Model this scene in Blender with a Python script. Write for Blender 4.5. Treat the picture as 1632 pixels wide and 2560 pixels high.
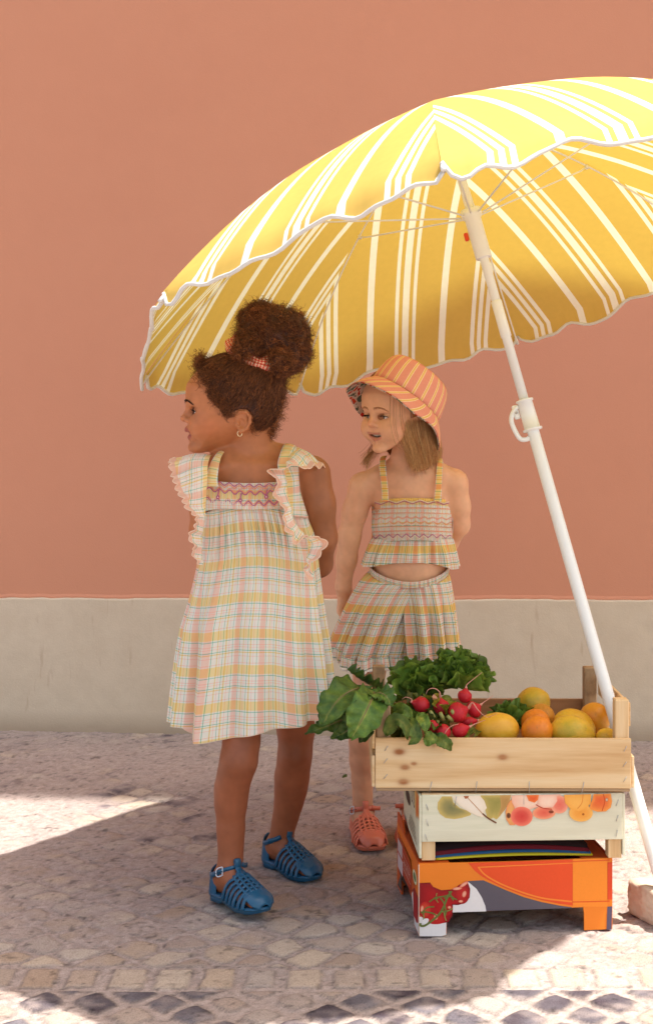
import bpy, math, random
import numpy as np
from math import sin, cos, pi, radians
C = bpy.context.scene.collection
for o in list(bpy.data.objects): bpy.data.objects.remove(o)
# ---------------------------------------------------------------- camera
F, CX, HY = 3555.0, 816.0, 1040.0            # focal length in photo pixels, optical centre, horizon row
cam = bpy.data.cameras.new('camera'); camo = bpy.data.objects.new('camera', cam); C.objects.link(camo)
camo.location = (0, 0, 1.0); camo.rotation_euler = (radians(90), 0, 0)
cam.sensor_fit = 'VERTICAL'; cam.sensor_height = 36.0; cam.lens = 36.0 * F / 2560
cam.shift_y = -(1280 - HY) / 2560; cam.clip_end = 500; cam.clip_start = .05
cam.dof.use_dof = True; cam.dof.focus_distance = 2.95; cam.dof.aperture_fstop = 20
bpy.context.scene.camera = camo
# ---------------------------------------------------------------- world, sun, exposure
SUN = np.array([.338, -.036, 1.0]); SUN /= np.linalg.norm(SUN)
el = math.asin(SUN[2]); az = math.atan2(SUN[0], SUN[1])
W = bpy.data.worlds.new('World'); bpy.context.scene.world = W; W.use_nodes = True
wn = W.node_tree.nodes; wl = W.node_tree.links
sky = wn.new('ShaderNodeTexSky'); sky.sky_type = 'NISHITA'; sky.sun_disc = False
sky.sun_elevation = el; sky.sun_rotation = az; sky.air_density = 1.0; sky.dust_density = 3.5
tn = wn.new('ShaderNodeMix'); tn.data_type = 'RGBA'; tn.blend_type = 'MULTIPLY'; tn.inputs[0].default_value = 1; tn.inputs[7].default_value = (1, .93, .80, 1)
wl.new(sky.outputs[0], tn.inputs[6]); wl.new(tn.outputs[2], wn['Background'].inputs[0]); wn['Background'].inputs[1].default_value = .15
sl = bpy.data.lights.new('sun', 'SUN'); sl.energy = 3.3; sl.angle = radians(.8); sl.color = (1, .96, .90)
so = bpy.data.objects.new('sun', sl); C.objects.link(so); so.location = (1, 0, 6)
from mathutils import Vector, Matrix
so.rotation_euler = Vector(SUN).to_track_quat('Z', 'Y').to_euler()
vs = bpy.context.scene.view_settings
vs.view_transform = 'Standard'; vs.look = 'None'; vs.exposure = 1.42; vs.gamma = 1
bpy.context.scene.cycles.max_bounces = 8
bpy.context.scene.cycles.transparent_max_bounces = 12

# ---------------------------------------------------------------- helpers
def P(px, py, d):                               # photo pixel at distance d -> point
    return np.array([(px - CX) * d / F, d, 1.0 - (py - HY) * d / F])
def rgb(r, g, b):                               # sRGB 0-255 -> linear
    return tuple(((c / 255 + .055) / 1.055) ** 2.4 if c > 10 else c / 255 / 12.92 for c in (r, g, b))
rng = np.random.default_rng(7); random.seed(7)
def _h(ix, iy, iz, s):
    n = (ix * 374761393 + iy * 668265263 + iz * 1274126177 + s * 974634777) & 0x7fffffff
    n = ((n ^ (n >> 13)) * 1274126177) & 0x7fffffff
    return ((n ^ (n >> 16)) & 0xffff) / 65535.0
def noise(p, sc=1.0, s=0, oct=3):               # value noise in 0..1, p (...,3) or (...,2)
    p = np.asarray(p, float) * sc; out = 0; a = .5; tot = 0
    if p.shape[-1] == 2: p = np.concatenate([p, np.zeros(p.shape[:-1] + (1,))], -1)
    for o in range(oct):
        i = np.floor(p).astype(np.int64); f = p - i; f = f * f * (3 - 2 * f); v = 0
        for dx in (0, 1):
            for dy in (0, 1):
                for dz in (0, 1):
                    w = (f[..., 0] if dx else 1 - f[..., 0]) * (f[..., 1] if dy else 1 - f[..., 1]) * (f[..., 2] if dz else 1 - f[..., 2])
                    v = v + w * _h(i[..., 0] + dx, i[..., 1] + dy, i[..., 2] + dz, s + o * 17)
        out = out + a * v; tot += a; a *= .5; p = p * 2.03 + 5.1
    return out / tot
def mesh(name, V, Fc, mat, parent=None, smooth=True, uv=None, col=None, loc=None, thick=0, sub=0):
    """one mesh object; V in world coordinates, stored relative to its parent's (or its own) location"""
    V = np.asarray(V, float)
    base = np.array(parent['_base']) if parent is not None else (np.zeros(3) if loc is None else np.array(loc))
    me = bpy.data.meshes.new(name)
    if isinstance(Fc, np.ndarray):
        k = Fc.shape[1]; me.vertices.add(len(V)); me.vertices.foreach_set('co', (V - base).astype(np.float32).ravel())
        me.loops.add(Fc.size); me.loops.foreach_set('vertex_index', Fc.astype(np.int32).ravel())
        me.polygons.add(len(Fc)); me.polygons.foreach_set('loop_start', np.arange(0, Fc.size, k, dtype=np.int32))
        me.polygons.foreach_set('loop_total', np.full(len(Fc), k, np.int32)); me.update(calc_edges=True)
    else:
        me.from_pydata([tuple(v) for v in V - base], [], [tuple(int(i) for i in f) for f in Fc]); me.update()
    me.validate()
    if smooth: me.polygons.foreach_set('use_smooth', np.ones(len(me.polygons), bool))
    li = np.empty(len(me.loops), np.int32); me.loops.foreach_get('vertex_index', li)
    if uv is not None:
        l = me.uv_layers.new(name='UVMap'); l.data.foreach_set('uv', np.asarray(uv, np.float32)[li].ravel())
    if col is not None:
        a = me.color_attributes.new('Col', 'FLOAT_COLOR', 'POINT'); c = np.ones((len(V), 4), np.float32); c[:, :3] = col
        a.data.foreach_set('color', c.ravel())
    me.materials.append(mat)
    o = bpy.data.objects.new(name, me); C.objects.link(o)
    if parent is not None:
        o.parent = parent; o['_base'] = list(base)
    else:
        o.location = base; o['_base'] = list(base)
    if thick:
        m = o.modifiers.new('solid', 'SOLIDIFY'); m.thickness = thick; m.offset = 0
    if sub:
        m = o.modifiers.new('sub', 'SUBSURF'); m.levels = m.render_levels = sub
    return o
def tag(o, label, cat, group=None, kind=None):
    if label: o['label'] = label
    if cat: o['category'] = cat
    if group: o['group'] = group
    if kind: o['kind'] = kind
    return o
def thing(name, loc, label, cat, group=None):
    o = bpy.data.objects.new(name, None); C.objects.link(o); o.location = tuple(loc); o.empty_display_size = .05
    o['_base'] = [float(v) for v in loc]; return tag(o, label, cat, group)
class MB:                                       # collects shapes that belong to ONE part
    def __init__(s): s.V = []; s.F = []; s.U = []; s.K = []; s.n = 0
    def add(s, V, Fc, uv=None, col=(1, 1, 1)):
        V = np.asarray(V, float); s.V.append(V); s.F += [tuple(int(i) + s.n for i in f) for f in Fc]
        s.U.append(np.zeros((len(V), 2)) if uv is None else np.asarray(uv, float))
        c = np.asarray(col, float); s.K.append(np.broadcast_to(c, (len(V), 3)) if c.ndim == 1 else c); s.n += len(V)
    def build(s, name, mat, parent=None, **k):
        return mesh(name, np.concatenate(s.V), s.F, mat, parent, uv=np.concatenate(s.U), col=np.concatenate(s.K), **k)
def grid_faces(nu, nv, wrapu=False):            # vertices indexed [u*nv+v]
    a = []
    for i in range(nu if wrapu else nu - 1):
        for j in range(nv - 1):
            i2 = (i + 1) % nu; a.append((i * nv + j, i2 * nv + j, i2 * nv + j + 1, i * nv + j + 1))
    return a
def tube(pts, r, n=8, caps=True):
    pts = np.asarray(pts, float); m = len(pts); r = np.broadcast_to(np.asarray(r, float), (m,))
    T = np.gradient(pts, axis=0); T /= np.linalg.norm(T, axis=1)[:, None] + 1e-12
    up = np.array([0, 0, 1.0]) if abs(T[0][2]) < .9 else np.array([1.0, 0, 0])
    N = np.cross(T[0], up); N /= np.linalg.norm(N); V = []
    for i in range(m):
        N = N - T[i] * (N @ T[i]); N /= np.linalg.norm(N) + 1e-12; B = np.cross(T[i], N)
        for k in range(n):
            a = 2 * pi * k / n; V.append(pts[i] + r[i] * (cos(a) * N + sin(a) * B))
    Fc = [(i * n + k, i * n + (k + 1) % n, (i + 1) * n + (k + 1) % n, (i + 1) * n + k) for i in range(m - 1) for k in range(n)]
    if caps: Fc += [tuple(range(n))[::-1], tuple((m - 1) * n + k for k in range(n))]
    return np.array(V), Fc
def spline(pts, n):                             # Catmull-Rom through points
    p = np.asarray(pts, float); q = np.concatenate([[2 * p[0] - p[1]], p, [2 * p[-1] - p[-2]]]); m = len(p) - 1
    t = np.linspace(0, m, n); i = np.minimum(t.astype(int), m - 1); f = (t - i)[:, None]
    a, b, c, d = q[i], q[i + 1], q[i + 2], q[i + 3]
    return .5 * (2 * b + (c - a) * f + (2 * a - 5 * b + 4 * c - d) * f ** 2 + (3 * b - a - 3 * c + d) * f ** 3)
def box(o, ux, uy, uz, bev=0.0):                # box from corner o with edge vectors, chamfered edges
    o, ux, uy, uz = (np.asarray(a, float) for a in (o, ux, uy, uz))
    L = [np.linalg.norm(a) for a in (ux, uy, uz)]; e = [a / l for a, l in zip((ux, uy, uz), L)]
    b = min(bev, min(L) * .4)
    if b <= 0:
        V = [o + i * ux + j * uy + k * uz for i in (0, 1) for j in (0, 1) for k in (0, 1)]
        return np.array(V), [(0, 1, 3, 2), (4, 6, 7, 5), (0, 4, 5, 1), (2, 3, 7, 6), (0, 2, 6, 4), (1, 5, 7, 3)]
    V = []; idx = {}
    for i in (0, 1):
        for j in (0, 1):
            for k in (0, 1):
                for ax in range(3):
                    c = [b if s == 0 else l - b for s, l in zip((i, j, k), L)]
                    c[ax] = 0 if (i, j, k)[ax] == 0 else L[ax]
                    idx[i, j, k, ax] = len(V); V.append(o + c[0] * e[0] + c[1] * e[1] + c[2] * e[2])
    Fc = []
    for ax in range(3):
        a1, a2 = [x for x in range(3) if x != ax]
        for s in (0, 1):
            q = []
            for (p1, p2) in ((0, 0), (1, 0), (1, 1), (0, 1)):
                c = [0, 0, 0]; c[ax] = s; c[a1] = p1; c[a2] = p2; q.append(idx[c[0], c[1], c[2], ax])
            Fc.append(tuple(q) if (s == 1) == (ax != 1) else tuple(q[::-1]))
    for ax in range(3):                          # edges along ax
        a1, a2 = [x for x in range(3) if x != ax]
        for p1 in (0, 1):
            for p2 in (0, 1):
                c0 = [0, 0, 0]; c0[a1] = p1; c0[a2] = p2; c1 = list(c0); c1[ax] = 1
                Fc.append((idx[(*c0, a1)], idx[(*c1, a1)], idx[(*c1, a2)], idx[(*c0, a2)]))
    for i in (0, 1):
        for j in (0, 1):
            for k in (0, 1): Fc.append(tuple(idx[i, j, k, a] for a in range(3)))
    return np.array(V), Fc
# ---------------------------------------------------------------- material helper
class NT:
    def __init__(s, name):
        s.m = bpy.data.materials.new(name); s.m.use_nodes = True; s.t = s.m.node_tree
        s.b = s.t.nodes['Principled BSDF']; s.out = s.t.nodes['Material Output']
    def n(s, kind, ins=None, **props):
        x = s.t.nodes.new('ShaderNode' + kind)
        for k, v in props.items(): setattr(x, k, v)
        for k, v in (ins or {}).items():
            if hasattr(v, 'links') or isinstance(v, bpy.types.NodeSocket): s.t.links.new(v, x.inputs[k])
            else: x.inputs[k].default_value = v
        return x
    def math(s, op, a, b=0.0, c=0.0): return s.n('Math', {0: a, 1: b, 2: c}, operation=op).outputs[0]
    def mix(s, f, a, b, mode='MIX'):
        a = a if isinstance(a, bpy.types.NodeSocket) else (*a, 1)
        b = b if isinstance(b, bpy.types.NodeSocket) else (*b, 1)
        return s.n('Mix', {0: f, 6: a, 7: b}, data_type='RGBA', blend_type=mode).outputs[2]
    def ramp(s, f, stops, interp='LINEAR'):
        r = s.n('ValToRGB', {0: f}); r.color_ramp.interpolation = interp; e = r.color_ramp.elements
        while len(e) > 1: e.remove(e[0])
        e[0].position = stops[0][0]; e[0].color = (*stops[0][1], 1)
        for p, c in stops[1:]: q = e.new(p); q.color = (*c, 1)
        return r.outputs[0]
    def obj(s): return s.n('TexCoord').outputs['Object']
    def uv(s): return s.n('UVMap').outputs[0]
    def noise(s, vec, scale, detail=4, rough=.55, out=0):
        return s.n('TexNoise', {'Vector': vec, 'Scale': scale, 'Detail': detail, 'Roughness': rough}).outputs[out]
    def mapping(s, vec, scale=(1, 1, 1), rot=(0, 0, 0), loc=(0, 0, 0)):
        return s.n('Mapping', {'Vector': vec, 'Scale': scale, 'Rotation': rot, 'Location': loc}).outputs[0]
    def bump(s, h, st=.3, dist=.001):
        b = s.n('Bump', {'Height': h, 'Strength': st, 'Distance': dist}).outputs[0]; s.t.links.new(b, s.b.inputs['Normal']); return b
    def set(s, color=None, rough=.6, spec=.4, **k):
        if color is not None:
            if isinstance(color, bpy.types.NodeSocket): s.t.links.new(color, s.b.inputs['Base Color'])
            else: s.b.inputs['Base Color'].default_value = (*color, 1)
        s.b.inputs['Specular IOR Level'].default_value = spec
        if isinstance(rough, bpy.types.NodeSocket): s.t.links.new(rough, s.b.inputs['Roughness'])
        else: s.b.inputs['Roughness'].default_value = rough
        for kk, v in k.items(): s.b.inputs[kk.replace('_', ' ')].default_value = v
        return s.m
    def translucent(s, color, f=.4):            # cloth: part of the light comes through
        tr = s.n('BsdfTranslucent', {'Color': color if isinstance(color, bpy.types.NodeSocket) else (*color, 1)})
        mx = s.n('MixShader', {0: f, 1: s.b.outputs[0], 2: tr.outputs[0]}); s.t.links.new(mx.outputs[0], s.out.inputs[0]); return s.m
def plain(name, c, rough=.6, spec=.4, var=.12, sc=40, bump=.0, bs=200, **k):
    t = NT(name); v = t.obj(); n = t.noise(v, sc)
    t.set(t.mix(n, tuple(x * (1 - var) for x in c), tuple(min(1, x * (1 + var)) for x in c)), rough, spec, **k)
    if bump: t.bump(t.noise(v, bs), bump, .002)
    return t.m
def vcol(name, rough=.6, spec=.4, var=.08, sc=60, bump=.15, bs=300, **k):   # colour from the mesh's own colour attribute
    t = NT(name); a = t.n('Attribute', attribute_name='Col').outputs[0]; v = t.obj(); n = t.noise(v, sc)
    t.set(t.mix(1.0, a, t.mix(n, (1 - var,) * 3, (1 + var,) * 3), 'MULTIPLY'), rough, spec, **k)
    if bump: t.bump(t.noise(v, bs), bump, .002)
    return t.m
M = {}
M['white_plastic'] = plain('white_plastic', rgb(236, 236, 230), .35, .5, .03)
M['steel'] = plain('steel', (.5, .48, .46), .35, .5, .1, Metallic=.9)
M['orange_red'] = plain('red_plastic', rgb(226, 72, 32), .4)

# ---------------------------------------------------------------- ground (structure)
def cobbles(X, Y):
    """height and colour of the cobbled ground; the pattern is laid in the ground's own metres"""
    shp = X.shape; p2 = np.stack([X, Y], -1)
    Xw = X + .018 * (noise(p2, 9, 1, 2) - .5); Yw = Y + .018 * (noise(p2, 9, 2, 2) - .5)
    def voro(s, ang, seed, jit=.30, asp=1.0):
        u = (Xw * cos(ang) + Yw * sin(ang)) / s; v = (-Xw * sin(ang) + Yw * cos(ang)) / (s * asp)
        iu = np.floor(u).astype(int); iv = np.floor(v).astype(int)
        f1 = np.full(shp, 9.); f2 = np.full(shp, 9.); idn = np.zeros(shp)
        for a in (-1, 0, 1):
            for b in (-1, 0, 1):
                cu = iu + a; cv = iv + b
                jx = .5 + jit * (_h(cu, cv, 0 * cu, seed) - .5) * 2 * .5; jy = .5 + jit * (_h(cu, cv, 0 * cu, seed + 5) - .5) * 2 * .5
                dx = np.abs(u - cu - jx); dy = np.abs(v - cv - jy)
                d = (dx ** 3.2 + dy ** 3.2) ** (1 / 3.2); r = _h(cu, cv, 0 * cu, seed + 9)
                m = d < f1; f2 = np.where(m, f1, np.minimum(f2, d)); idn = np.where(m, r, idn); f1 = np.where(m, d, f1)
        return (f2 - f1) * s * .5, idn
    eA, iA = voro(.088, radians(52), 11, .55, .8)
    eB, iB = voro(.078, radians(45), 31, .38)
    # border course of square setts, laid parallel to the wall
    yb0, yb1 = 2.487, 2.583; u = Xw / .078; jx = .16 * (_h(np.floor(u).astype(int), 0 * u.astype(int), 0 * u.astype(int), 77) - .5)
    fu = np.abs(u - np.floor(u) - .5 - 0 * jx); eC = np.minimum((.5 - fu) * .078 - .004, np.minimum(Yw - yb0, yb1 - Yw)); iC = _h(np.floor(u).astype(int), 0 * u.astype(int), 0 * u.astype(int), 78)
    rowm = (Y > yb0) & (Y < yb1); near = Y <= yb0
    eB = np.minimum(eB, (yb0 - Yw)); eA = np.where(~near, np.minimum(eA, np.abs(Yw - yb1) + .0 * eA), eA)
    e = np.where(rowm, eC, np.where(near, eB, eA)); idn = np.where(rowm, iC, np.where(near, iB, iA))
    grit = noise(p2, 160, 3, 2); rag = noise(p2, 60, 8, 2); big = noise(p2, 4, 4, 3); mid = noise(p2, 26, 6, 3)
    gap = np.where(near, .0105, .008) + .009 * (mid - .5) + .004 * (rag - .5) + np.where(near, .006, .004) * (idn > .7)
    st = np.clip((e - gap * .75) / .0035, 0, 1); st = st * st * (3 - 2 * st)
    cover = np.clip((big - .40) * 3.2 + (mid - .5) * 2.2 + (Y - 2.95) * .5, 0, .95) * (~near) * (~rowm) + (~near) * .12   # blown sand lying over the stones
    vis = st * (1 - cover * .88); h = .0034 * st * (1 - cover * .6) + .0034 * (grit - .5) * (1 - .75 * vis) + .004 * (mid - .5) * (1 - .5 * st) + .006 * (big - .5)
    lump = noise(p2, 55, 21, 3); h = h + .0045 * np.clip(lump - .56, 0, 1) * np.clip(cover + .2, 0, 1) * 4 * .35
    sand = np.array(rgb(172, 157, 150)); s1 = np.array(rgb(186, 172, 156)); s2 = np.array(rgb(160, 140, 124)); s3 = np.array(rgb(146, 128, 122))
    d1 = np.array(rgb(72, 62, 68)); d2 = np.array(rgb(118, 114, 120)); I = idn[..., None]
    stone = np.where(I < .5, s2 + (s1 - s2) * (I * 2), s1 + (s3 - s1) * ((I - .5) * 1.6)); stone = stone * (1 + (np.modf(I * 17)[0] - .5) * np.array([.10, .02, -.10]))
    dark = d1 + (d2 - d1) * np.clip(I * .7 + (mid[..., None] - .35) * .9, 0, 1)
    dust = np.clip((noise(p2, 34, 41, 3) - .46) * 3.2, 0, 1)[..., None]
    dark = np.where(near[..., None], dark, dark * 1.25); dark = dark * (1 - dust * .5) + sand * dust * .5
    isd = ((near & (idn < .74)) | ((Y > 3.35) & (X < -.25) & (idn < .34)))[..., None]
    c = np.where(isd, dark, stone)
    sc = sand * (.66 + .52 * grit[..., None]) * (.92 + .16 * big[..., None]) - (.10 * np.clip(.42 - rag, 0, 1) * 2)[..., None]
    c = sc * (1 - vis[..., None]) + c * (.92 + .16 * rag[..., None]) * vis[..., None]
    hole = np.clip((.30 - noise(p2, 75, 51, 2)) * 6, 0, 1)[..., None] * .55; c = c * (1 - hole)
    c = c * (1 - .36 * np.exp(-((e - gap * .8) / .0026) ** 2) * (1 - .8 * cover))[..., None]
    return h, np.clip(c, .01, 1)
def axis(core, out):
    return np.unique(np.concatenate([-np.array(out)[::-1] if core[0] < 0 else [], core, out]))
xs = np.concatenate([[-60, -20, -8, -4, -2.5, -1.9], np.arange(-1.5, 1.5, .0055), [1.9, 2.5, 4, 8, 20, 60]])
ys = np.concatenate([[-60, -30, -12, -5, -2, 0, 1.0, 1.6], np.arange(1.95, 2.9, .0045), np.arange(2.9, 3.7, .006), np.arange(3.7, 4.7, .009), [5.2, 7, 12, 30, 60]])
GX, GY = np.meshgrid(xs, ys, indexing='ij')
gh, gc = cobbles(GX, GY)
fade = ((GX > -1.5) & (GX < 1.5) & (GY > 1.9) & (GY < 4.7)).astype(float); gh = gh * fade
gv = np.stack([GX, GY, gh - .004], -1).reshape(-1, 3)
nu, nv = GX.shape; ii, jj = np.meshgrid(np.arange(nu - 1), np.arange(nv - 1), indexing='ij'); a = (ii * nv + jj).ravel()
gf = np.stack([a, a + nv, a + nv + 1, a + 1], 1)
t = NT('cobble_ground'); v = t.obj(); a_ = t.n('Attribute', attribute_name='Col').outputs[0]
gr = t.noise(v, 430, 4, .75); g2 = t.n('TexVoronoi', {'Vector': v, 'Scale': 330.0, 'Randomness': 1.0}).outputs[0]
c_ = t.mix(1.0, a_, t.ramp(gr, [(.32, (.45,) * 3), (.47, (.98,) * 3), (.72, (1.22,) * 3)]), 'MULTIPLY')
t.set(c_, .9, .15); t.bump(t.math('ADD', t.math('MULTIPLY', gr, .8), t.math('MULTIPLY', g2, .9)), .8, .0016)
ground = mesh('ground', gv, gf, t.m, col=gc.reshape(-1, 3), smooth=True); tag(ground, 'sandy cobbled pavement with a course of dark stones', None, kind='structure')

# ---------------------------------------------------------------- wall
wl0, wl1 = np.array([-1.04, 4.546]), np.array([1.0, 4.394]); wd = (wl1 - wl0) / np.linalg.norm(wl1 - wl0); wnrm = np.array([wd[1], -wd[0]])
def wp(s, off, z): q = wl0 + wd * (s + 1.04) ; q = q + wnrm * off; return np.array([q[0], q[1], z])
wall = thing('house_wall', wp(0, 0, 0), 'coral painted house wall with a bare grey plinth along its foot', 'wall')
t = NT('coral_render'); v = t.obj(); n1 = t.noise(v, 1.1, 3); n2 = t.noise(v, 260, 4, .65); n3 = t.noise(v, 9, 5, .6)
base = t.mix(n1, rgb(202, 140, 110), rgb(192, 130, 103)); base = t.mix(t.math('MULTIPLY', n3, .38), base, rgb(208, 147, 118))
sp = t.ramp(t.noise(v, 34, 2), [(.15, (1,) * 3), (.19, (0,) * 3)]); base = t.mix(t.math('MULTIPLY', sp, .5), base, rgb(140, 72, 50))
t.set(base, .85, .2); t.bump(t.math('ADD', n2, t.math('MULTIPLY', n3, 1.5)), .35, .0015); M['coral'] = t.m
t = NT('plinth_render'); v = t.obj(); n1 = t.noise(v, 3, 4); n2 = t.noise(v, 200, 4, .7); n3 = t.noise(v, 16, 5, .65)
base = t.mix(n1, rgb(204, 188, 164), rgb(220, 204, 180)); base = t.mix(t.math('MULTIPLY', n3, .7), base, rgb(182, 162, 138))
st = t.ramp(t.noise(t.mapping(v, (30, 30, 5)), 1.0, 3), [(.64, (0,) * 3), (.74, (1,) * 3)]); base = t.mix(t.math('MULTIPLY', st, .35), base, rgb(150, 112, 88))
st = t.ramp(t.noise(t.mapping(v, (16, 16, 16)), 1.0, 2), [(.2, (1,) * 3), (.23, (0,) * 3)]); base = t.mix(t.math('MULTIPLY', st, .5), base, rgb(120, 84, 60))
z_ = t.n('SeparateXYZ', {0: v}).outputs[2]; dirt = t.math('MULTIPLY', t.ramp(t.math('ADD', z_, t.math('MULTIPLY', n3, .05)), [(.03, (1,) * 3), (.09, (0,) * 3)]), .55)
base = t.mix(dirt, base, rgb(146, 122, 100))
t.set(base, .9, .15); t.bump(t.math('ADD', n2, t.math('MULTIPLY', n3, 2)), .45, .0018); M['plinth'] = t.m
sx = np.concatenate([[-14, -6, -3], np.arange(-1.6, 1.6, .006), [3, 6, 14]])
zt = .419 + (sx + 1.04) / 2.04 * .0135; zt = zt + np.where(abs(sx) < 1.6, .0028 * (noise(np.stack([sx, 0 * sx], -1), 22, 5, 3) - .5) * 2, 0)
V = []; offs = .010 - .006 * (noise(np.stack([sx, 0 * sx + 3], -1), 12, 3, 2))
for s_, z_, o_ in zip(sx, zt, offs): V += [wp(s_, .012, -.05), wp(s_, .012, z_ - .004), wp(s_, .009, z_), wp(s_, -.02, z_ + .001)]
n = len(sx); mesh('plinth', V, [(i * 4 + k, i * 4 + 4 + k, i * 4 + 5 + k, i * 4 + 1 + k) for i in range(n - 1) for k in range(3)], M['plinth'], wall, smooth=False)
V = []
for s_, z_ in zip(sx, zt):
    V += [wp(s_, .002, z_ - .01), wp(s_, .003, z_ + .004), wp(s_, 0, z_ + .012), wp(s_, 0, 8.0), wp(s_, -.3, 8.0)]
mesh('painted_wall', V, [(i * 5 + k, i * 5 + 5 + k, i * 5 + 6 + k, i * 5 + 1 + k) for i in range(n - 1) for k in range(4)], M['coral'], wall, smooth=False)
V, Fc = box(wp(-14, -.28, 8.0), wp(14, 0, 8) - wp(-14, 0, 8), np.array([*(wnrm * 1.165), 0]), (0, 0, .22), .02)
mesh('roof_overhang', V, Fc, M['plinth'], wall, smooth=False)

# ---------------------------------------------------------------- parasol
UA = np.array([.2569, 3.0807, 1.6375]); UW = np.array([-.2575, .1818, 1.]); UW /= np.linalg.norm(UW)
Uv = np.array([0, -1., 0]); Uv -= (Uv @ UW) * UW; Uv /= np.linalg.norm(Uv); Uu = np.cross(Uv, UW)
UR, UH, UT0, UE = .7804, .3472, .1675, 1.804
def rib_pt(k, s, dn=0.0):
    th = UT0 + k * pi / 4; return UA - (UH * s ** UE + dn) * UW + (UR * s - dn * .5 * min(s, 1)) * (cos(th) * Uv + sin(th) * Uu)
def axis_pt(s): return UA - (s - .057) * UW
foot = axis_pt(UA[2] / UW[2] + .087)
par = thing('parasol', foot, 'large yellow and white striped parasol leaning over both children', 'parasol')
t = NT('striped_canvas'); v = t.uv(); s_ = t.n('SeparateXYZ', {0: v}); Yc = (.60, .405, .10); Wc = (.80, .78, .74)
fr = t.math('FRACT', t.math('ADD', t.math('DIVIDE', s_.outputs[0], .414), 8.25))
def stripes(lst, c0, c1):
    st = [(0, c0)]
    for c, w in lst: st += [(c - w / 2, c1), (c + w / 2, c0)]
    return st
L_ = [(.25 - .0575, .024), (.25, .046), (.25 + .0575, .024), (.5, .043), (.75 - .046, .028), (.75, .028), (.75 + .046, .028), (.0225, .043)]
L_ = sorted(L_); stp = stripes(L_, Yc, Wc); stp = stp[:1] + [q for q in stp[1:]]
colr = t.ramp(fr, stp, 'CONSTANT'); nz = t.noise(t.mapping(v, (60, 60, 60)), 1., 3)
colr = t.mix(1.0, colr, t.mix(nz, (.93,) * 3, (1.05,) * 3), 'MULTIPLY')
wv = t.n('TexWave', {'Vector': v, 'Scale': 420.0, 'Distortion': .3}).outputs[1]
t.set(colr, .75, .2); t.bump(t.math('ADD', t.math('MULTIPLY', wv, .12), t.noise(t.mapping(v, (9, 9, 9)), 1, 3)), .12, .004); t.translucent(t.mix(1.0, colr, (1.32, 1.45, .95), 'MULTIPLY'), .23); M['canvas'] = t.m
M['piping'] = NT('white_tape').set(rgb(240, 236, 226), .7, .2); t = NT('white_tape2'); t.set((.82, .81, .78), .7, .2); M['piping'] = t.translucent((.82, .81, .78), .3)
nS, nT = 22, 41
for k in range(8):
    V = []; U = []; hem = []
    rp = np.random.default_rng(40 + k); ph = rp.uniform(0, 6, 3)
    for i in range(nT):
        tt = i / (nT - 1)
        for j in range(nS):
            s = j / (nS - 3); ext = 0.0; s0 = min(s, 1.0)
            a = rib_pt(k, s0, -.002); b = rib_pt(k + 1, s0, -.002); p = a * (1 - tt) + b * tt
            p = p + UW * (-.018) * sin(pi * tt) * sin(pi * s0) * .0 + UW * .010 * sin(pi * tt) * s0
            wr = s0 ** 4 * (.007 * (sin(9 * tt * pi / 2 + ph[0]) * .5 + sin(23 * tt + ph[1]) * .5) * sin(pi * tt) + .0025 * sin(60 * tt + 5 * s0) * max(0, abs(tt - .5) * 2 - .6))
            p = p + UW * wr
            if s > 1:                                # hanging hem beyond the rib tips, scalloped
                tan = (rib_pt(k, 1.0) - rib_pt(k, .9)) * (1 - tt) + (rib_pt(k + 1, 1.0) - rib_pt(k + 1, .9)) * tt; tan /= np.linalg.norm(tan)
                f = (s - 1) * (nS - 3) / 2
                sh = (max(sin(pi * tt), 0) ** .40) * (.034 + .012 * sin(13 * tt + ph[2]) + .034 * (abs(tt - .5) * 2) ** 2)
                g = np.array([0, 0, -1.]); di = tan * .65 + g * .5; p = p + di * sh * f + UW * .011 * f * (sin(26 * tt + ph[0]) * .7 + sin(47 * tt + ph[1]) * .4) * (.35 + (abs(tt - .5) * 2) ** 1.5)
            V.append(p); lat = (tt - .5) * np.linalg.norm(b - a); U.append((lat + .012, s0 * .87))
            if j == nS - 1: hem.append(p)
    pn = mesh('canopy_panel', V, grid_faces(nT, nS), M['canvas'], par, uv=U)
    tv, tf = tube(np.array(hem), .0042, 6); mesh('hem_tape', tv, tf, M['piping'], pn)
    for q in (k,):
        rb = MB(); pts = [rib_pt(q, s, .006) for s in np.linspace(.02, 1.015, 24)]; rb.add(*tube(pts, .0022, 6))
        tip = rib_pt(q, 1.0, .004); d = rib_pt(q, 1.0) - rib_pt(q, .95); d /= np.linalg.norm(d); rb.add(*tube([tip, tip + d * .02], .0042, 8)); ro = rb.build('rib', M['white_plastic'], par)
slide = axis_pt(.275)
for k in range(8):
    th = UT0 + k * pi / 4; e = rib_pt(k, .50, .008); s0 = slide + .024 * (cos(th) * Uv + sin(th) * Uu)
    kn = e + (rib_pt(k, .45) - e) * .3; stv = MB(); stv.add(*tube([s0, s0 * .06 + e * .94 - UW * .004, e], .0021, 6)); stv.add(*tube([e - UW * .006, e + UW * .004], .0045, 8)); stv.build('stretcher', M['white_plastic'], par)
def ring(s, r): return axis_pt(s), r
def shaft(name, prof, n=20, parent=par):
    tv, tf = tube([axis_pt(s) for s, r in prof], [r for s, r in prof], n); return mesh(name, tv, tf, M['white_plastic'], parent)
sL = np.linalg.norm(UA - foot) + .057
shaft('upper_pole', [(.045, .003), (.047, .0098), (.06, .0098), (.08, .0098), (.72, .0098)])
shaft('slider', [(.2605, .0105), (.262, .0215), (.272, .023), (.280, .0215), (.284, .0175), (.372, .0175), (.373, .0165), (.374, .0105)])
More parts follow.
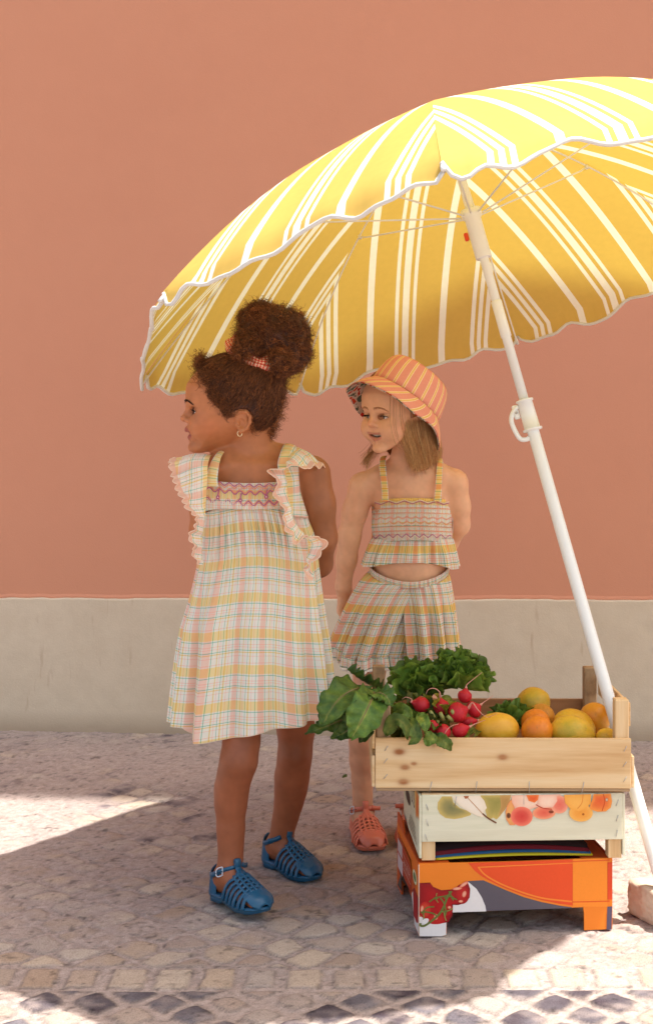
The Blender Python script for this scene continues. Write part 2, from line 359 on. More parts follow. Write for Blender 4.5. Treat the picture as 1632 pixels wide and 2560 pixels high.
shaft('tilt_joint', [(.47, .0100), (.471, .0115), (.476, .0115), (.50, .0112), (.55, .0115), (.551, .0100)])
shaft('lower_pole', [(.69, .0100), (.695, .0126), (sL - .08, .0126), (sL, .004)])
cl = shaft('clamp', [(.690, .010), (.6905, .0185), (.694, .0185), (.695, .0158), (.752, .0170), (.753, .0205), (.757, .0205), (.758, .0128)])
# hooked lever on the clamp, red latch on the slider
sd = -Uu if (-Uu)[0] < 0 else Uu; sd = np.array([-1., 0, 0]) - (np.array([-1., 0, 0]) @ UW) * UW; sd /= np.linalg.norm(sd)
hk = spline([axis_pt(.700) + sd * .017, axis_pt(.712) + sd * .031, axis_pt(.728) + sd * .038, axis_pt(.750) + sd * .036, axis_pt(.768) + sd * .030, axis_pt(.772) + sd * .018, axis_pt(.770) + sd * .012], 24)
mesh('lever', *tube(hk, [.0052] * 24, 8), M['white_plastic'], cl)
V, Fc = box(axis_pt(.726) + sd * .017, sd * .012, -UW * -.03, np.cross(sd, UW) * .008, .002); mesh('lever_web', V, Fc, M['white_plastic'], cl, smooth=False)
pv = axis_pt(.714) + sd * .024; mesh('pin', *tube([pv - Uv * -.007, pv + Uv * .009], .0028, 10), M['steel'], cl)
q = axis_pt(.318) + sd * .0185; V, Fc = box(q - UW * .009, UW * .018, sd * .009, np.cross(sd, UW) * .009, .002); mesh('latch', V, Fc, M['orange_red'], par, smooth=False)
# ================================================================ crates
def wood(name, c1, c2, c3, sc=1.0, knots=(), axis='x', dirt=0.0, rough=.65):
    """plank: fine grain along an axis; knots = (x, z, radius) in the board's own metres"""
    t = NT(name); v = t.obj(); s = t.n('SeparateXYZ', {0: v}); lon = s.outputs[{'x': 0, 'y': 1, 'z': 2}[axis]]; oth = s.outputs[{'x': 2, 'y': 2, 'z': 0}[axis]]
    g = oth; kn = None
    for (kx, kz, kr) in knots:
        dx = t.math('DIVIDE', t.math('SUBTRACT', lon, kx), kr * 1.7); dz = t.math('DIVIDE', t.math('SUBTRACT', oth, kz), kr)
        d = t.math('ADD', t.math('MULTIPLY', dx, dx), t.math('MULTIPLY', dz, dz)); inf = t.math('DIVIDE', 1.0, t.math('ADD', 1.0, t.math('POWER', d, 1.2)))
        sg = t.math('DIVIDE', dz, t.math('ADD', .6, t.math('ABSOLUTE', dz)))
        g = t.math('ADD', g, t.math('MULTIPLY', t.math('MULTIPLY', inf, sg), kr * .9))
        k1 = t.math('DIVIDE', 1.0, t.math('ADD', 1.0, t.math('POWER', t.math('MULTIPLY', d, 2.2), 2.0))); kn = k1 if kn is None else t.math('MAXIMUM', kn, k1)
    cv = t.n('CombineXYZ', {0: t.math('MULTIPLY', lon, 3.0), 1: t.math('MULTIPLY', g, 60.0 * sc), 2: t.math('MULTIPLY', s.outputs[1], 6)}).outputs[0]
    n1 = t.noise(cv, 1.0, 5, .6); cv2 = t.n('CombineXYZ', {0: t.math('MULTIPLY', lon, 20.0), 1: t.math('MULTIPLY', g, 700.0), 2: 0.0}).outputs[0]; n2 = t.noise(cv2, 1.0, 3)
    c = t.ramp(n1, [(.3, c1), (.52, c2), (.72, c3)]); c = t.mix(t.math('MULTIPLY', n2, .35), c, tuple(x * .72 for x in c2))
    if kn is not None:
        kn2 = t.math('MULTIPLY', kn, t.math('ADD', .35, n1)); c = t.mix(kn2, c, rgb(158, 98, 54))
    if dirt: c = t.mix(t.math('MULTIPLY', t.ramp(t.noise(v, 60, 4), [(.45, (0,) * 3), (.65, (1,) * 3)]), dirt), c, rgb(96, 70, 50))
    t.set(c, rough, .3); t.bump(t.math('ADD', n2, t.math('MULTIPLY', n1, 1.0)), .25, .0008); return t.m
pine = (rgb(204, 158, 104), rgb(226, 190, 140), rgb(234, 206, 162))
oldw = (rgb(150, 118, 84), rgb(178, 146, 108), rgb(196, 166, 126))
Mbox = {}
Mbox['end'] = wood('pine_end', *pine, axis='y'); Mbox['post'] = wood('pine_post', *oldw, axis='z', sc=.8, dirt=.35); Mbox['post2'] = wood('pine_post_clean', *pine, axis='z')
Mbox['back'] = wood('pine_back', rgb(150, 104, 66), rgb(172, 124, 82), rgb(188, 142, 98), knots=((.40, .055, .012),))
Mbox['slat'] = wood('poplar_slat', *oldw, axis='x')
def frame(FL, yaw):                             # local axes of a crate whose front-left bottom corner is FL
    ex = np.array([cos(yaw), sin(yaw), 0]); ey = np.array([-sin(yaw), cos(yaw), 0]); ez = np.array([0, 0, 1.])
    return lambda x, y, z: np.asarray(FL) + x * ex + y * ey + z * ez, ex, ey, ez
def board(L, ex, ey, ez, a, b, mat, name, parent, bev=.0012, loc=None, warp=0):
    V, Fc = box(L(*a), ex * (b[0] - a[0]), ey * (b[1] - a[1]), ez * (b[2] - a[2]), bev); return mesh(name, V, Fc, mat, parent, smooth=False)
def staple(L, x, z, a, y=-.0008, s=.011, parent=None, r=.0006):
    p = L(x, y, z); q = L(x + s * cos(a), y, z + s * sin(a)); d = L(0, -1, 0) - L(0, 0, 0)
    V, Fc = tube([p - d * .002, p + d * r, q + d * r, q - d * .002], r, 6); return mesh('staple', V, Fc, M['steel'], parent)

# ---- top crate: raw pine, open, holds the produce
cB = P(938, 1970, 2.745); LT, ex, ey, ez = frame(cB, radians(-.6)); w, dp = .492, .39
top = thing('wooden_crate', LT(w / 2, dp / 2, 0), 'raw pine slatted crate full of fruit and greens, topmost of the stack', 'crate', 'crates stacked under the parasol')
fb = NT('x')  # placeholder
bpy.data.materials.remove(fb.m)
bx0 = -w / 2; zf = .0965
Mbox['front'] = wood('pine_front', *pine, knots=((bx0 + .044, .070, .0095), (bx0 + .243, .060, .0085), (bx0 + .055, .040, .008), (bx0 + .052, .012, .009), (bx0 + .072, .047, .005)), sc=.8)
board(LT, ex, ey, ez, (0, 0, .0), (w, .007, zf), Mbox['front'], 'front_board', top, .001)
board(LT, ex, ey, ez, (0, dp - .007, 0), (w, dp, zf), Mbox['back'], 'back_board', top)
for i, (x, y, m_) in enumerate(((.0025, .0075, 'post'), (w - .0295, .0075, 'post2'), (.0025, dp - .0345, 'post'), (w - .0295, dp - .0345, 'post'))):
    board(LT, ex, ey, ez, (x, y, .004), (x + .027, y + .027, .172 - .002 * (i % 2)), Mbox[m_], 'corner_post', top, .0018)
for sx_ in (-.0065, w + .0005):
    board(LT, ex, ey, ez, (sx_, .003, .001), (sx_ + .006, dp - .003, .062), Mbox['end'], 'end_board', top)
    if sx_ > 0: board(LT, ex, ey, ez, (sx_ - .0005, .036, .112), (sx_ + .0055, dp - .036, .158), Mbox['end'], 'end_rail', top)
    else: board(LT, ex, ey, ez, (sx_, .003, .075), (sx_ + .006, dp - .003, .150), Mbox['end'], 'end_rail', top)
for i in range(5):
    y0 = .002 + i * .078; board(LT, ex, ey, ez, (.002, y0, -.0062), (w - .002, y0 + .066, -.0006), Mbox['slat'], 'bottom_slat', top, .0008)
for x, z, a in ((.018, .072, 1.0), (.016, .048, .9), (.016, .018, .9), (.478, .072, 1.1), (.476, .043, .9), (.477, .014, 1.0)): staple(LT, x, z, a, parent=top)
for x, a in ((.104, 1.35), (.193, 1.45), (.296, 1.57), (.397, 1.38)): staple(LT, x, -.008, a, s=.021, parent=top, r=.0007)
# ring of loose wire at the right end
tv, tf = tube([LT(w + .006, .1, .112) + np.array([.007 * (1 - cos(a)), 0, .005 * sin(a)]) for a in np.linspace(.4, 5.4, 14)], .0006, 6); mesh('wire_loop', tv, tf, M['steel'], top)

# ---- printed pictures: flat shapes laid on a board, drawn in pixels of a close-up of the photograph
M['print'] = vcol('printed_ink', .5, .3, .05, 200, .1)
class Print:
    def __init__(s, fn): s.fn = fn; s.mb = MB(); s.k = 0
    def poly(s, pts, ci, ce=None, c0=None, k=None, sm=0):
        pts = np.asarray(pts, float)
        if sm: pts = spline(np.vstack([pts, pts[:1]]), sm)[:-1]
        s.k += 1; lay = .0003 + .00012 * s.k if k is None else k
        c0 = pts.mean(0) if c0 is None else np.array(c0, float); ce = ci if ce is None else ce; n = len(pts); V = [s.fn(*c0, lay)]; K = [ci]
        for f in (.55, .85, 1.0):
            for p in pts:
                V.append(s.fn(*(c0 + (p - c0) * f), lay)); m_ = {.55: .25, .85: .7, 1.0: 1.0}[f]; K.append(tuple(np.array(ci) * (1 - m_) + np.array(ce) * m_))
        Fc = [(0, 1 + i, 1 + (i + 1) % n) for i in range(n)]
        for r in range(2): Fc += [(1 + r * n + i, 1 + (r + 1) * n + i, 1 + (r + 1) * n + (i + 1) % n, 1 + r * n + (i + 1) % n) for i in range(n)]
        s.mb.add(V, Fc, col=np.array(K))
    def ell(s, cx, cy, rx, ry, ci, ce=None, rot=0, a0=0, a1=2 * pi, n=26, c0=None):
        a = np.linspace(a0, a1, n, endpoint=(a1 - a0) < 6.2); x = rx * np.cos(a); y = ry * np.sin(a)
        s.poly(np.c_[cx + x * cos(rot) - y * sin(rot), cy + x * sin(rot) + y * cos(rot)], ci, ce, c0)
    def line(s, pts, wd, c, n=20):
        q = spline(pts, n); t_ = np.gradient(q, axis=0); t_ /= np.linalg.norm(t_, axis=1)[:, None]; nn = np.c_[-t_[:, 1], t_[:, 0]] * wd / 2; s.k += 1; lay = .0003 + .00012 * s.k
        V = [s.fn(*p, lay) for p in q + nn] + [s.fn(*p, lay) for p in q - nn]; m_ = len(q); s.mb.add(V, [(i, i + 1, m_ + i + 1, m_ + i) for i in range(m_ - 1)], col=c)
    def rect(s, x0, y0, x1, y1, c): s.poly([(x0, y0), (x1, y0), (x1, y1), (x0, y1)], c)

# ---- middle crate: pale printed boards on pine blocks
cM = P(1054, 2154, 2.735); LM, ex, ey, ez = frame(cM, radians(2.6)); w, dp, h = .3895, .30, .1275
mid = thing('fruit_crate', LM(w / 2, dp / 2, 0), 'pale crate printed with pears, peaches and apricots, middle of the stack', 'crate', 'crates stacked under the parasol')
pale = wood('printed_poplar', rgb(214, 206, 176), rgb(226, 220, 192), rgb(206, 204, 170), sc=.5)
zb = .0375
board(LM, ex, ey, ez, (0, 0, zb), (w, .005, h), pale, 'front_board', mid, .0008); board(LM, ex, ey, ez, (0, dp - .005, zb), (w, dp, h), pale, 'back_board', mid, .0008)
for x in (-.0052, w + .0002):
    board(LM, ex, ey, ez, (x, .001, .006), (x + .005, dp - .001, h - .001), pale, 'end_board', mid, .0008)
for x in (.0005, w - .0265):
    for y in (.0055, dp - .0315): board(LM, ex, ey, ez, (x, y, 0), (x + .026, y + .026, h - .003), Mbox['post2'], 'corner_block', mid, .001)
board(LM, ex, ey, ez, (.002, .006, zb + .001), (w - .002, dp - .006, zb + .006), Mbox['slat'], 'bottom_board', mid)
for i, (x, wd_) in enumerate(((.002, .12), (.035, .03), (.14, .12), (.215, .05), (.30, .08))):
    pass
board(LM, ex, ey, ez, (.001, .0055, h - .0035), (w - .001, .022, h + .0005), Mbox['post2'], 'top_strip', mid, .0006)
def fM(zx, zy, lay=0):                          # close-up pixels -> front of the middle crate
    u = (zx - 216) / (1360 - 216); yt = 110 - 13 * u; yb = 375 - 25 * u; v = (zy - yt) / (yb - yt); return LM(u * w, -lay, h - v * (h - zb))
pr = Print(fM); G1, G2 = rgb(150, 142, 84), rgb(196, 176, 104)
pr.poly([(330, 116), (306, 150), (304, 185), (318, 215), (350, 238), (400, 244), (445, 236), (492, 222), (496, 212), (470, 195), (430, 180), (395, 150), (385, 116)], rgb(122, 120, 76), rgb(206, 178, 100), c0=(385, 180))
pr.poly([(620, 235), (600, 245), (585, 228), (575, 190), (560, 150), (548, 110), (722, 108), (715, 140), (690, 185), (660, 225), (640, 245)], rgb(150, 140, 70), rgb(200, 172, 96), c0=(640, 150))
pr.poly([(660, 110), (722, 108), (712, 150), (684, 195), (650, 230), (665, 170)], rgb(176, 132, 72), rgb(196, 152, 88))
pr.poly([(388, 114), (545, 112), (570, 140), (584, 180), (570, 200), (565, 232), (530, 226), (480, 200), (430, 168), (402, 140)], rgb(236, 222, 202), rgb(232, 214, 186), c0=(500, 160))
pr.poly([(452, 114), (482, 112), (478, 126), (462, 130)], rgb(170, 100, 60)); pr.line([(476, 124), (520, 170), (560, 212), (580, 228)], 5, rgb(196, 150, 108)); pr.line([(560, 212), (590, 236), (638, 264)], 9, rgb(120, 78, 52))
pch, red = rgb(240, 190, 140), rgb(212, 74, 58)
pr.poly([(722, 130), (700, 165), (690, 200), (695, 245), (715, 275), (745, 275), (752, 220), (740, 170)], rgb(232, 170, 96), rgb(226, 140, 84))
pr.ell(708, 222, 12, 16, rgb(96, 52, 30), rgb(150, 90, 50))
pr.poly([(724, 110), (1006, 104), (985, 140), (960, 172), (900, 170), (850, 180), (800, 200), (752, 190), (728, 150)], rgb(240, 208, 182), rgb(236, 176, 146), c0=(860, 130))
pr.ell(782, 226, 63, 54, rgb(206, 58, 50), rgb(238, 128, 100)); pr.ell(910, 205, 66, 36, rgb(222, 92, 70), rgb(238, 160, 118), rot=-.05); pr.ell(998, 160, 50, 49, rgb(224, 104, 84), rgb(240, 164, 130))
pr.poly([(808, 107), (880, 106), (878, 132), (855, 150), (822, 140)], rgb(224, 88, 40), rgb(234, 130, 60)); pr.poly([(880, 108), (982, 106), (985, 140), (960, 175), (905, 178), (870, 160)], rgb(240, 206, 180), rgb(236, 178, 150)); pr.ell(950, 200, 14, 8, rgb(130, 60, 36)); pr.line([(862, 160), (900, 178), (955, 186)], 4, rgb(186, 60, 44))
apr = rgb(238, 160, 66)
pr.ell(1120, 205, 68, 48, rgb(232, 150, 54), rgb(240, 178, 90)); pr.poly([(1023, 106), (1178, 102), (1176, 150), (1150, 182), (1105, 197), (1060, 185), (1030, 150)], rgb(240, 176, 84), rgb(236, 160, 66)); pr.line([(1132, 103), (1125, 150), (1100, 182)], 5, rgb(222, 134, 52)); pr.ell(1133, 212, 7, 6, rgb(170, 90, 30))
pr.poly([(1192, 102), (1290, 99), (1298, 140), (1290, 175), (1262, 196), (1215, 198), (1170, 184), (1172, 160), (1186, 130)], rgb(222, 92, 44), rgb(238, 150, 66), c0=(1225, 135)); pr.line([(1248, 101), (1255, 145), (1240, 194)], 5, rgb(196, 74, 30)); pr.ell(1267, 132, 8, 10, rgb(214, 190, 160), rgb(150, 84, 44))
pr.mb.build('fruit_print', M['print'], mid)
def fMs(y_, z_, lay=0): return LM(-.0054 - lay, y_, z_)
ps = Print(fMs)                                  # left end: print running round the corner, grip slot, letters
ps.poly([(.002, h - .003), (.075, h - .003), (.068, .085), (.045, .070), (.025, .082), (.002, .078)], rgb(214, 96, 44), rgb(232, 150, 66)); ps.poly([(.045, h - .003), (.075, h - .003), (.07, .09), (.052, .075)], rgb(236, 196, 110))
ps.poly([(.175, .083), (.235, .083), (.250, .072), (.235, .060), (.175, .060), (.160, .072)], rgb(52, 34, 26), sm=30)
for y_ in (.085, .125): ps.line([(y_ - .013, .108), (y_, .114), (y_ + .013, .106), (y_, .098), (y_ - .013, .090), (y_, .082), (y_ + .013, .088)], .004, rgb(110, 100, 84), 30)
for i in range(4): ps.line([(.035 + .01 * i, .022 + .008 * i), (.19 - .01 * i, .022 + .008 * i)], .0025, rgb(150, 138, 118), 4)
ps.mb.build('end_print', M['print'], mid)
for x, z, a in ((.012, .099, 1.85), (.012, .069, 1.85), (.0105, .041, 1.9), (.377, .103, 1.2), (.377, .073, 1.25), (.377, .044, 1.4)): staple(LM, x, z, a, parent=mid, s=.012)
for x, z, a in ((.0635, .106, 1.4), (.197, .108, 1.57), (.340, .108, 1.57)): staple(LM, x, z, a, parent=mid, s=.019)

# ---- folded coloured sheets lying between the two lower crates
cL = P(1047, 2341, 2.733); LB, ex, ey, ez = frame(cL, radians(5.2)); w, dp, h = .3795, .30, .1395
def sheet(i, z0, th, c, x0, x1, y0):
    n = 30; V = []
    for k in range(n):
        u = k / (n - 1); x = x0 + (x1 - x0) * u; zz = z0 + .009 * i * .3 * sin(pi * u) + .004 * sin(pi * u)
        for (yy, dz) in ((y0, 0), (y0, th), (y0 + .26, th), (y0 + .26, 0)): V.append(LB(x, yy, zz + dz))
    return mesh('folded_sheet', V, grid_faces(n, 4) + [(k * 4 + 3, k * 4, k * 4 + 4, k * 4 + 7) for k in range(n - 1)] + [(0, 1, 2, 3), tuple((n - 1) * 4 + q for q in (3, 2, 1, 0))], c, None, loc=LB(.19, .15, z0))
zb = h + .0012; cols = (('yellow', rgb(206, 184, 30), .0030), ('blue', rgb(40, 88, 128), .0030), ('dark red', rgb(110, 22, 34), .0066), ('black', rgb(34, 20, 24), .0080))
for i, (nm, c, th) in enumerate(cols):
    o = sheet(i, zb, th, plain('sheet_' + nm.replace(' ', '_'), c, .5, .4, .1), .036 - .004 * i, .345 - .003 * i, .016 + .002 * i); zb += th + .0003
    tag(o, {'yellow': 'thin yellow plastic sheet, lowest of those under the printed crate', 'blue': 'thin blue plastic sheet between the yellow and dark red ones', 'dark red': 'dark red plastic sheet between the blue and the black one', 'black': 'black plastic sheet on top of the coloured sheets, under the printed crate'}[nm], 'plastic sheet', 'coloured sheets between the crates')

# ---- bottom box: printed orange cardboard with cut-out legs
bot = thing('cardboard_box', LB(w / 2, dp / 2, 0), 'orange cardboard produce box printed with vine tomatoes, bottom of the stack', 'box')
t = NT('orange_card'); v = t.obj(); fl = t.n('TexWave', {'Vector': v, 'Scale': 95.0, 'Distortion': .4}, bands_direction='Z').outputs[1]
t.set(t.mix(t.noise(v, 8), rgb(226, 118, 26), rgb(234, 130, 34)), .5, .35); t.bump(fl, .10, .001); M['card'] = t.m
M['kraft'] = plain('kraft_card', rgb(168, 128, 92), .8, .2)
def cutpanel(name, fn, pts, mat, th_dir):        # panel with cut-outs: outline polygon (concave) extruded by th_dir
    import mathutils
    from mathutils.geometry import tessellate_polygon
    tri = tessellate_polygon([[Vector((p[0], p[1], 0)) for p in pts]]); n = len(pts); V = [fn(*p) for p in pts] + [fn(*p) + th_dir for p in pts]
    Fc = [tuple(q) for q in tri] + [tuple(n + i for i in q[::-1]) for q in tri] + [(i, (i + 1) % n, n + (i + 1) % n, n + i) for i in range(n)]
    return mesh(name, V, Fc, mat, bot, smooth=False)
lg = .052; zc = .044
pf = [(0, .001), (.002, 0), (.050, 0), (.0535, .004), (.0535, .030), (.058, zc), (w - .058, zc + .002), (w - .0565, .036), (w - .056, .034), (w - .056, .001), (w, .002), (w, h), (w - .03, h + .001), (.20, h - .001), (.0, h)]
cutpanel('front_panel', lambda a, b: LB(a, 0, b), pf, M['card'], ey * .004)
cutpanel('back_panel', lambda a, b: LB(a, dp, b), pf, M['card'], -ey * .004)
psd = [(.004, 0), (.062, 0), (.066, .034), (.075, zc), (dp - .075, zc), (dp - .062, .03), (dp - .060, 0), (dp - .004, 0), (dp - .004, h + .018), (dp - .07, h + .018), (dp - .10, h), (.05, h), (.004, h)]
t = NT('orange_card_end'); t.set(rgb(206, 84, 26), .5, .35); M['card2'] = t.m
cutpanel('end_panel', lambda a, b: LB(0, a, b), psd, M['card2'], ex * .004); cutpanel('end_panel', lambda a, b: LB(w, a, b), psd, M['card2'], -ex * .004)
board(LB, ex, ey, ez, (.005, .005, zc + .004), (w - .005, dp - .005, zc + .008), M['kraft'], 'floor_panel', bot)
board(LB, ex, ey, ez, (.0045, .0045, h - .003), (.060, dp - .0045, h - .0005), M['card2'], 'top_flap', bot, .0005); board(LB, ex, ey, ez, (w - .06, .0045, h - .003), (w - .0045, dp - .0045, h - .0005), M['card2'], 'top_flap', bot, .0005)
def fB(zx, zy, lay=0):
    u = (zx - 206) / (1306 - 206); yt = 490 - 16 * u; yb = 916 - 40 * u; v = (zy - yt) / (yb - yt); return LB(u * w, -lay * .6, h * (1 - v))
pb = Print(fB); ro = rgb(226, 78, 32); gy = rgb(92, 84, 92); wh = rgb(226, 220, 216); tr = rgb(176, 20, 24); trd = rgb(132, 14, 20)
pb.poly([(482, 489), (1078, 478), (1078, 738), (1000, 728), (900, 706), (800, 678), (700, 640), (620, 602), (560, 568), (520, 535)], ro, c0=(900, 560))
pb.poly([(532, 512), (1078, 495), (1078, 500), (552, 518)], rgb(238, 130, 46), c0=(800, 507)); pb.line([(540, 514), (575, 556), (640, 598), (720, 635), (820, 672), (920, 698), (1074, 716)], 9, rgb(238, 130, 46), 40)
pb.poly([(478, 594), (568, 590), (620, 614), (700, 650), (800, 690), (900, 718), (1000, 738), (1072, 748), (1072, 752), (585, 768), (580, 740), (560, 690), (530, 640)], gy, c0=(700, 710))
pb.poly([(478, 594), (530, 640), (560, 690), (580, 740), (585, 770), (374, 776), (392, 700), (440, 620)], wh, c0=(470, 700))
pb.rect(1078, 476, 1276, 745, rgb(238, 136, 40)); pb.line([(1074, 489), (1180, 486), (1290, 484)], 7, rgb(220, 90, 28), 4); pb.line([(1074, 718), (1180, 716), (1290, 714)], 7, rgb(220, 90, 28), 4)
pb.rect(1277, 496, 1305, 705, rgb(214, 72, 34)); pb.poly([(1276, 745), (1304, 743), (1300, 874), (1272, 874)], rgb(88, 76, 96))
pb.poly([(208, 800), (360, 790), (358, 905), (330, 914), (208, 914)], wh)
pb.poly([(208, 602), (268, 600), (285, 625), (330, 645), (400, 640), (450, 610), (478, 594), (494, 640), (490, 690), (460, 722), (425, 732), (396, 730), (394, 790), (370, 832), (310, 842), (260, 826), (235, 800), (208, 790)], tr, trd, c0=(330, 730))
pb.ell(300, 812, 62, 32, rgb(190, 40, 30), tr); pb.ell(448, 668, 42, 58, rgb(186, 34, 30), rgb(150, 16, 22)); pb.ell(240, 760, 34, 50, rgb(206, 70, 44), tr); pb.ell(350, 750, 44, 48, rgb(170, 22, 24), tr)
for x, y, a, b, r in ((458, 612, 30, 10, -.6), (420, 636, 28, 9, -.1), (460, 668, 12, 20, .3), (222, 754, 9, 22, .1), (300, 800, 12, 18, 0), (440, 710, 14, 8, 0), (376, 745, 10, 9, 0)): pb.ell(x, y, a, b, rgb(236, 170, 140), rgb(206, 90, 64), r)
gn = rgb(104, 112, 50); gn2 = rgb(134, 138, 70)
for pts, wd_ in ((((388, 650), (362, 690), (345, 740), (318, 785), (280, 820), (240, 850), (215, 852), (212, 836)), 12), (((262, 712), (300, 688), (345, 680), (372, 672)), 7), (((215, 775), (240, 770), (285, 780), (310, 800)), 8), (((325, 690), (345, 720), (356, 770), (350, 795)), 8), (((290, 740), (250, 745), (225, 775)), 7), (((400, 690), (380, 680), (345, 690)), 7), (((372, 650), (392, 684), (418, 700)), 7), (((330, 770), (365, 765), (395, 750)), 6), (((305, 660), (300, 690), (312, 716)), 5), (((228, 770), (232, 800), (228, 815)), 6), (((345, 770), (350, 800), (358, 822)), 6)):
    pb.line(pts, wd_, gn if wd_ > 6.5 else gn2)
for x, y in ((300, 690), (350, 768), (395, 692), (226, 772)): pb.poly([(x - 14, y - 4), (x - 3, y - 5), (x, y - 16), (x + 5, y - 4), (x + 16, y), (x + 5, y + 5), (x + 2, y + 17), (x - 4, y + 5)], gn)
pb.ell(240, 824, 22, 14, wh, wh, -.6); pb.mb.build('tomato_print', M['print'], bot)
def fBs(y_, z_, lay=0): return LB(-lay * .6, y_, z_)
pe = Print(fBs)                                  # left end: pale label, white lettering, round seal, tomatoes, white corner
pe.poly([(.005, h - .002), (.295, h - .002), (.295, h - .022), (.10, h - .022), (.05, .075), (.005, .072)], rgb(226, 110, 26))
pe.poly([(.005, .070), (.055, .076), (.088, .06), (.07, .02), (.06, .003), (.005, .003)], tr, trd); pe.poly([(.075, .062), (.092, .052), (.084, .04), (.070, .022)], wh); pe.poly([(.005, .003), (.058, .003), (.060, .018), (.03, .016), (.005, .024)], wh)
pe.poly([(.092, .085), (.12, .1), (.18, .108), (.27, .11), (.295, .1), (.295, .05), (.10, .048)], rgb(186, 62, 26), rgb(176, 52, 24)); pe.poly([(.10, .05), (.295, .05), (.235, .046), (.225, .010), (.292, .004), (.235, .046)], rgb(104, 82, 74))
pe.rect(.215, .045, .285, .075, rgb(214, 196, 200)); pe.rect(.220, .080, .285, .106, rgb(206, 186, 186)); pe.ell(.05, .098, .026, .013, rgb(216, 210, 170), rgb(216, 210, 170)); pe.ell(.05, .098, .018, .008, rgb(96, 116, 70), rgb(120, 130, 84))
for i in range(7):
    y_ = .112 + i * .013; pe.line([(y_, .088), (y_ + .003, .072)], .0022, rgb(226, 200, 184), 4); pe.line([(y_ + .001, .082 - .005 * (i % 2)), (y_ + .009, .080 + .004 * (i % 3))], .0018, rgb(226, 200, 184), 4)
pe.line([(.095, .068), (.20, .068)], .0014, rgb(226, 200, 184), 4); pe.line([(.092, .0945), (.205, .098)], .001, rgb(226, 200, 184), 4)
pe.mb.build('end_print', M['print'], bot)
tv, tf = tube([LB(-.0005, -.0005, z_) for z_ in np.linspace(.002, h - .001, 6)], .0011, 6); mesh('corner_fold', tv, tf, plain('torn_card', rgb(206, 180, 160), .8), bot)
# ---- rough stone block on the pavement
def rock(name, c, r, seed, n=30, flat=None):
    V = []; 
    for i in range(n):
        for j in range(2 * n):
            ph = pi * (i + .0) / (n - 1); th = 2 * pi * j / (2 * n); d = np.array([sin(ph) * cos(th), sin(ph) * sin(th), cos(ph)])
            q = d / (np.sum(np.abs(d) ** 12) ** (1 / 12)); q = q * (1 + .16 * (noise(q, 1.8, seed, 3) - .5) + .05 * (noise(q, 9, seed, 3) - .5)); V.append(np.array(c) + q * np.array(r))
    V = np.array(V); Fc = [(i * 2 * n + j, (i + 1) * 2 * n + j, (i + 1) * 2 * n + (j + 1) % (2 * n), i * 2 * n + (j + 1) % (2 * n)) for i in range(n - 1) for j in range(2 * n)]
    return V, Fc
c0 = P(1580, 2345, 2.80); V, Fc = rock('stone', (0, 0, 0), (.078, .06, .037), 3, n=60); rot = radians(24); R_ = np.array([[cos(rot), -sin(rot), 0], [sin(rot), cos(rot), 0], [0, 0, 1]])
t = NT('limestone'); v = t.obj(); t.set(t.mix(t.noise(v, 30, 5), rgb(176, 156, 132), rgb(214, 200, 178)), .9, .15); t.bump(t.noise(v, 120, 5, .7), .6, .003)
cs = np.array([.697, 2.84, .034]); o = mesh('stone_block', V @ R_.T + cs, Fc, t.m, loc=(cs[0], cs[1], 0)); tag(o, 'rough pale limestone block on the pavement right of the crates', 'stone')
lf = [P(868, 1938, 3.96) + np.array(q) for q in ((0, 0, .0), (.012, -.006, .004), (.02, 0, .002), (.012, .008, .0035))]; lf = np.array(lf); lf[:, 2] = [.004, .008, .006, .009]
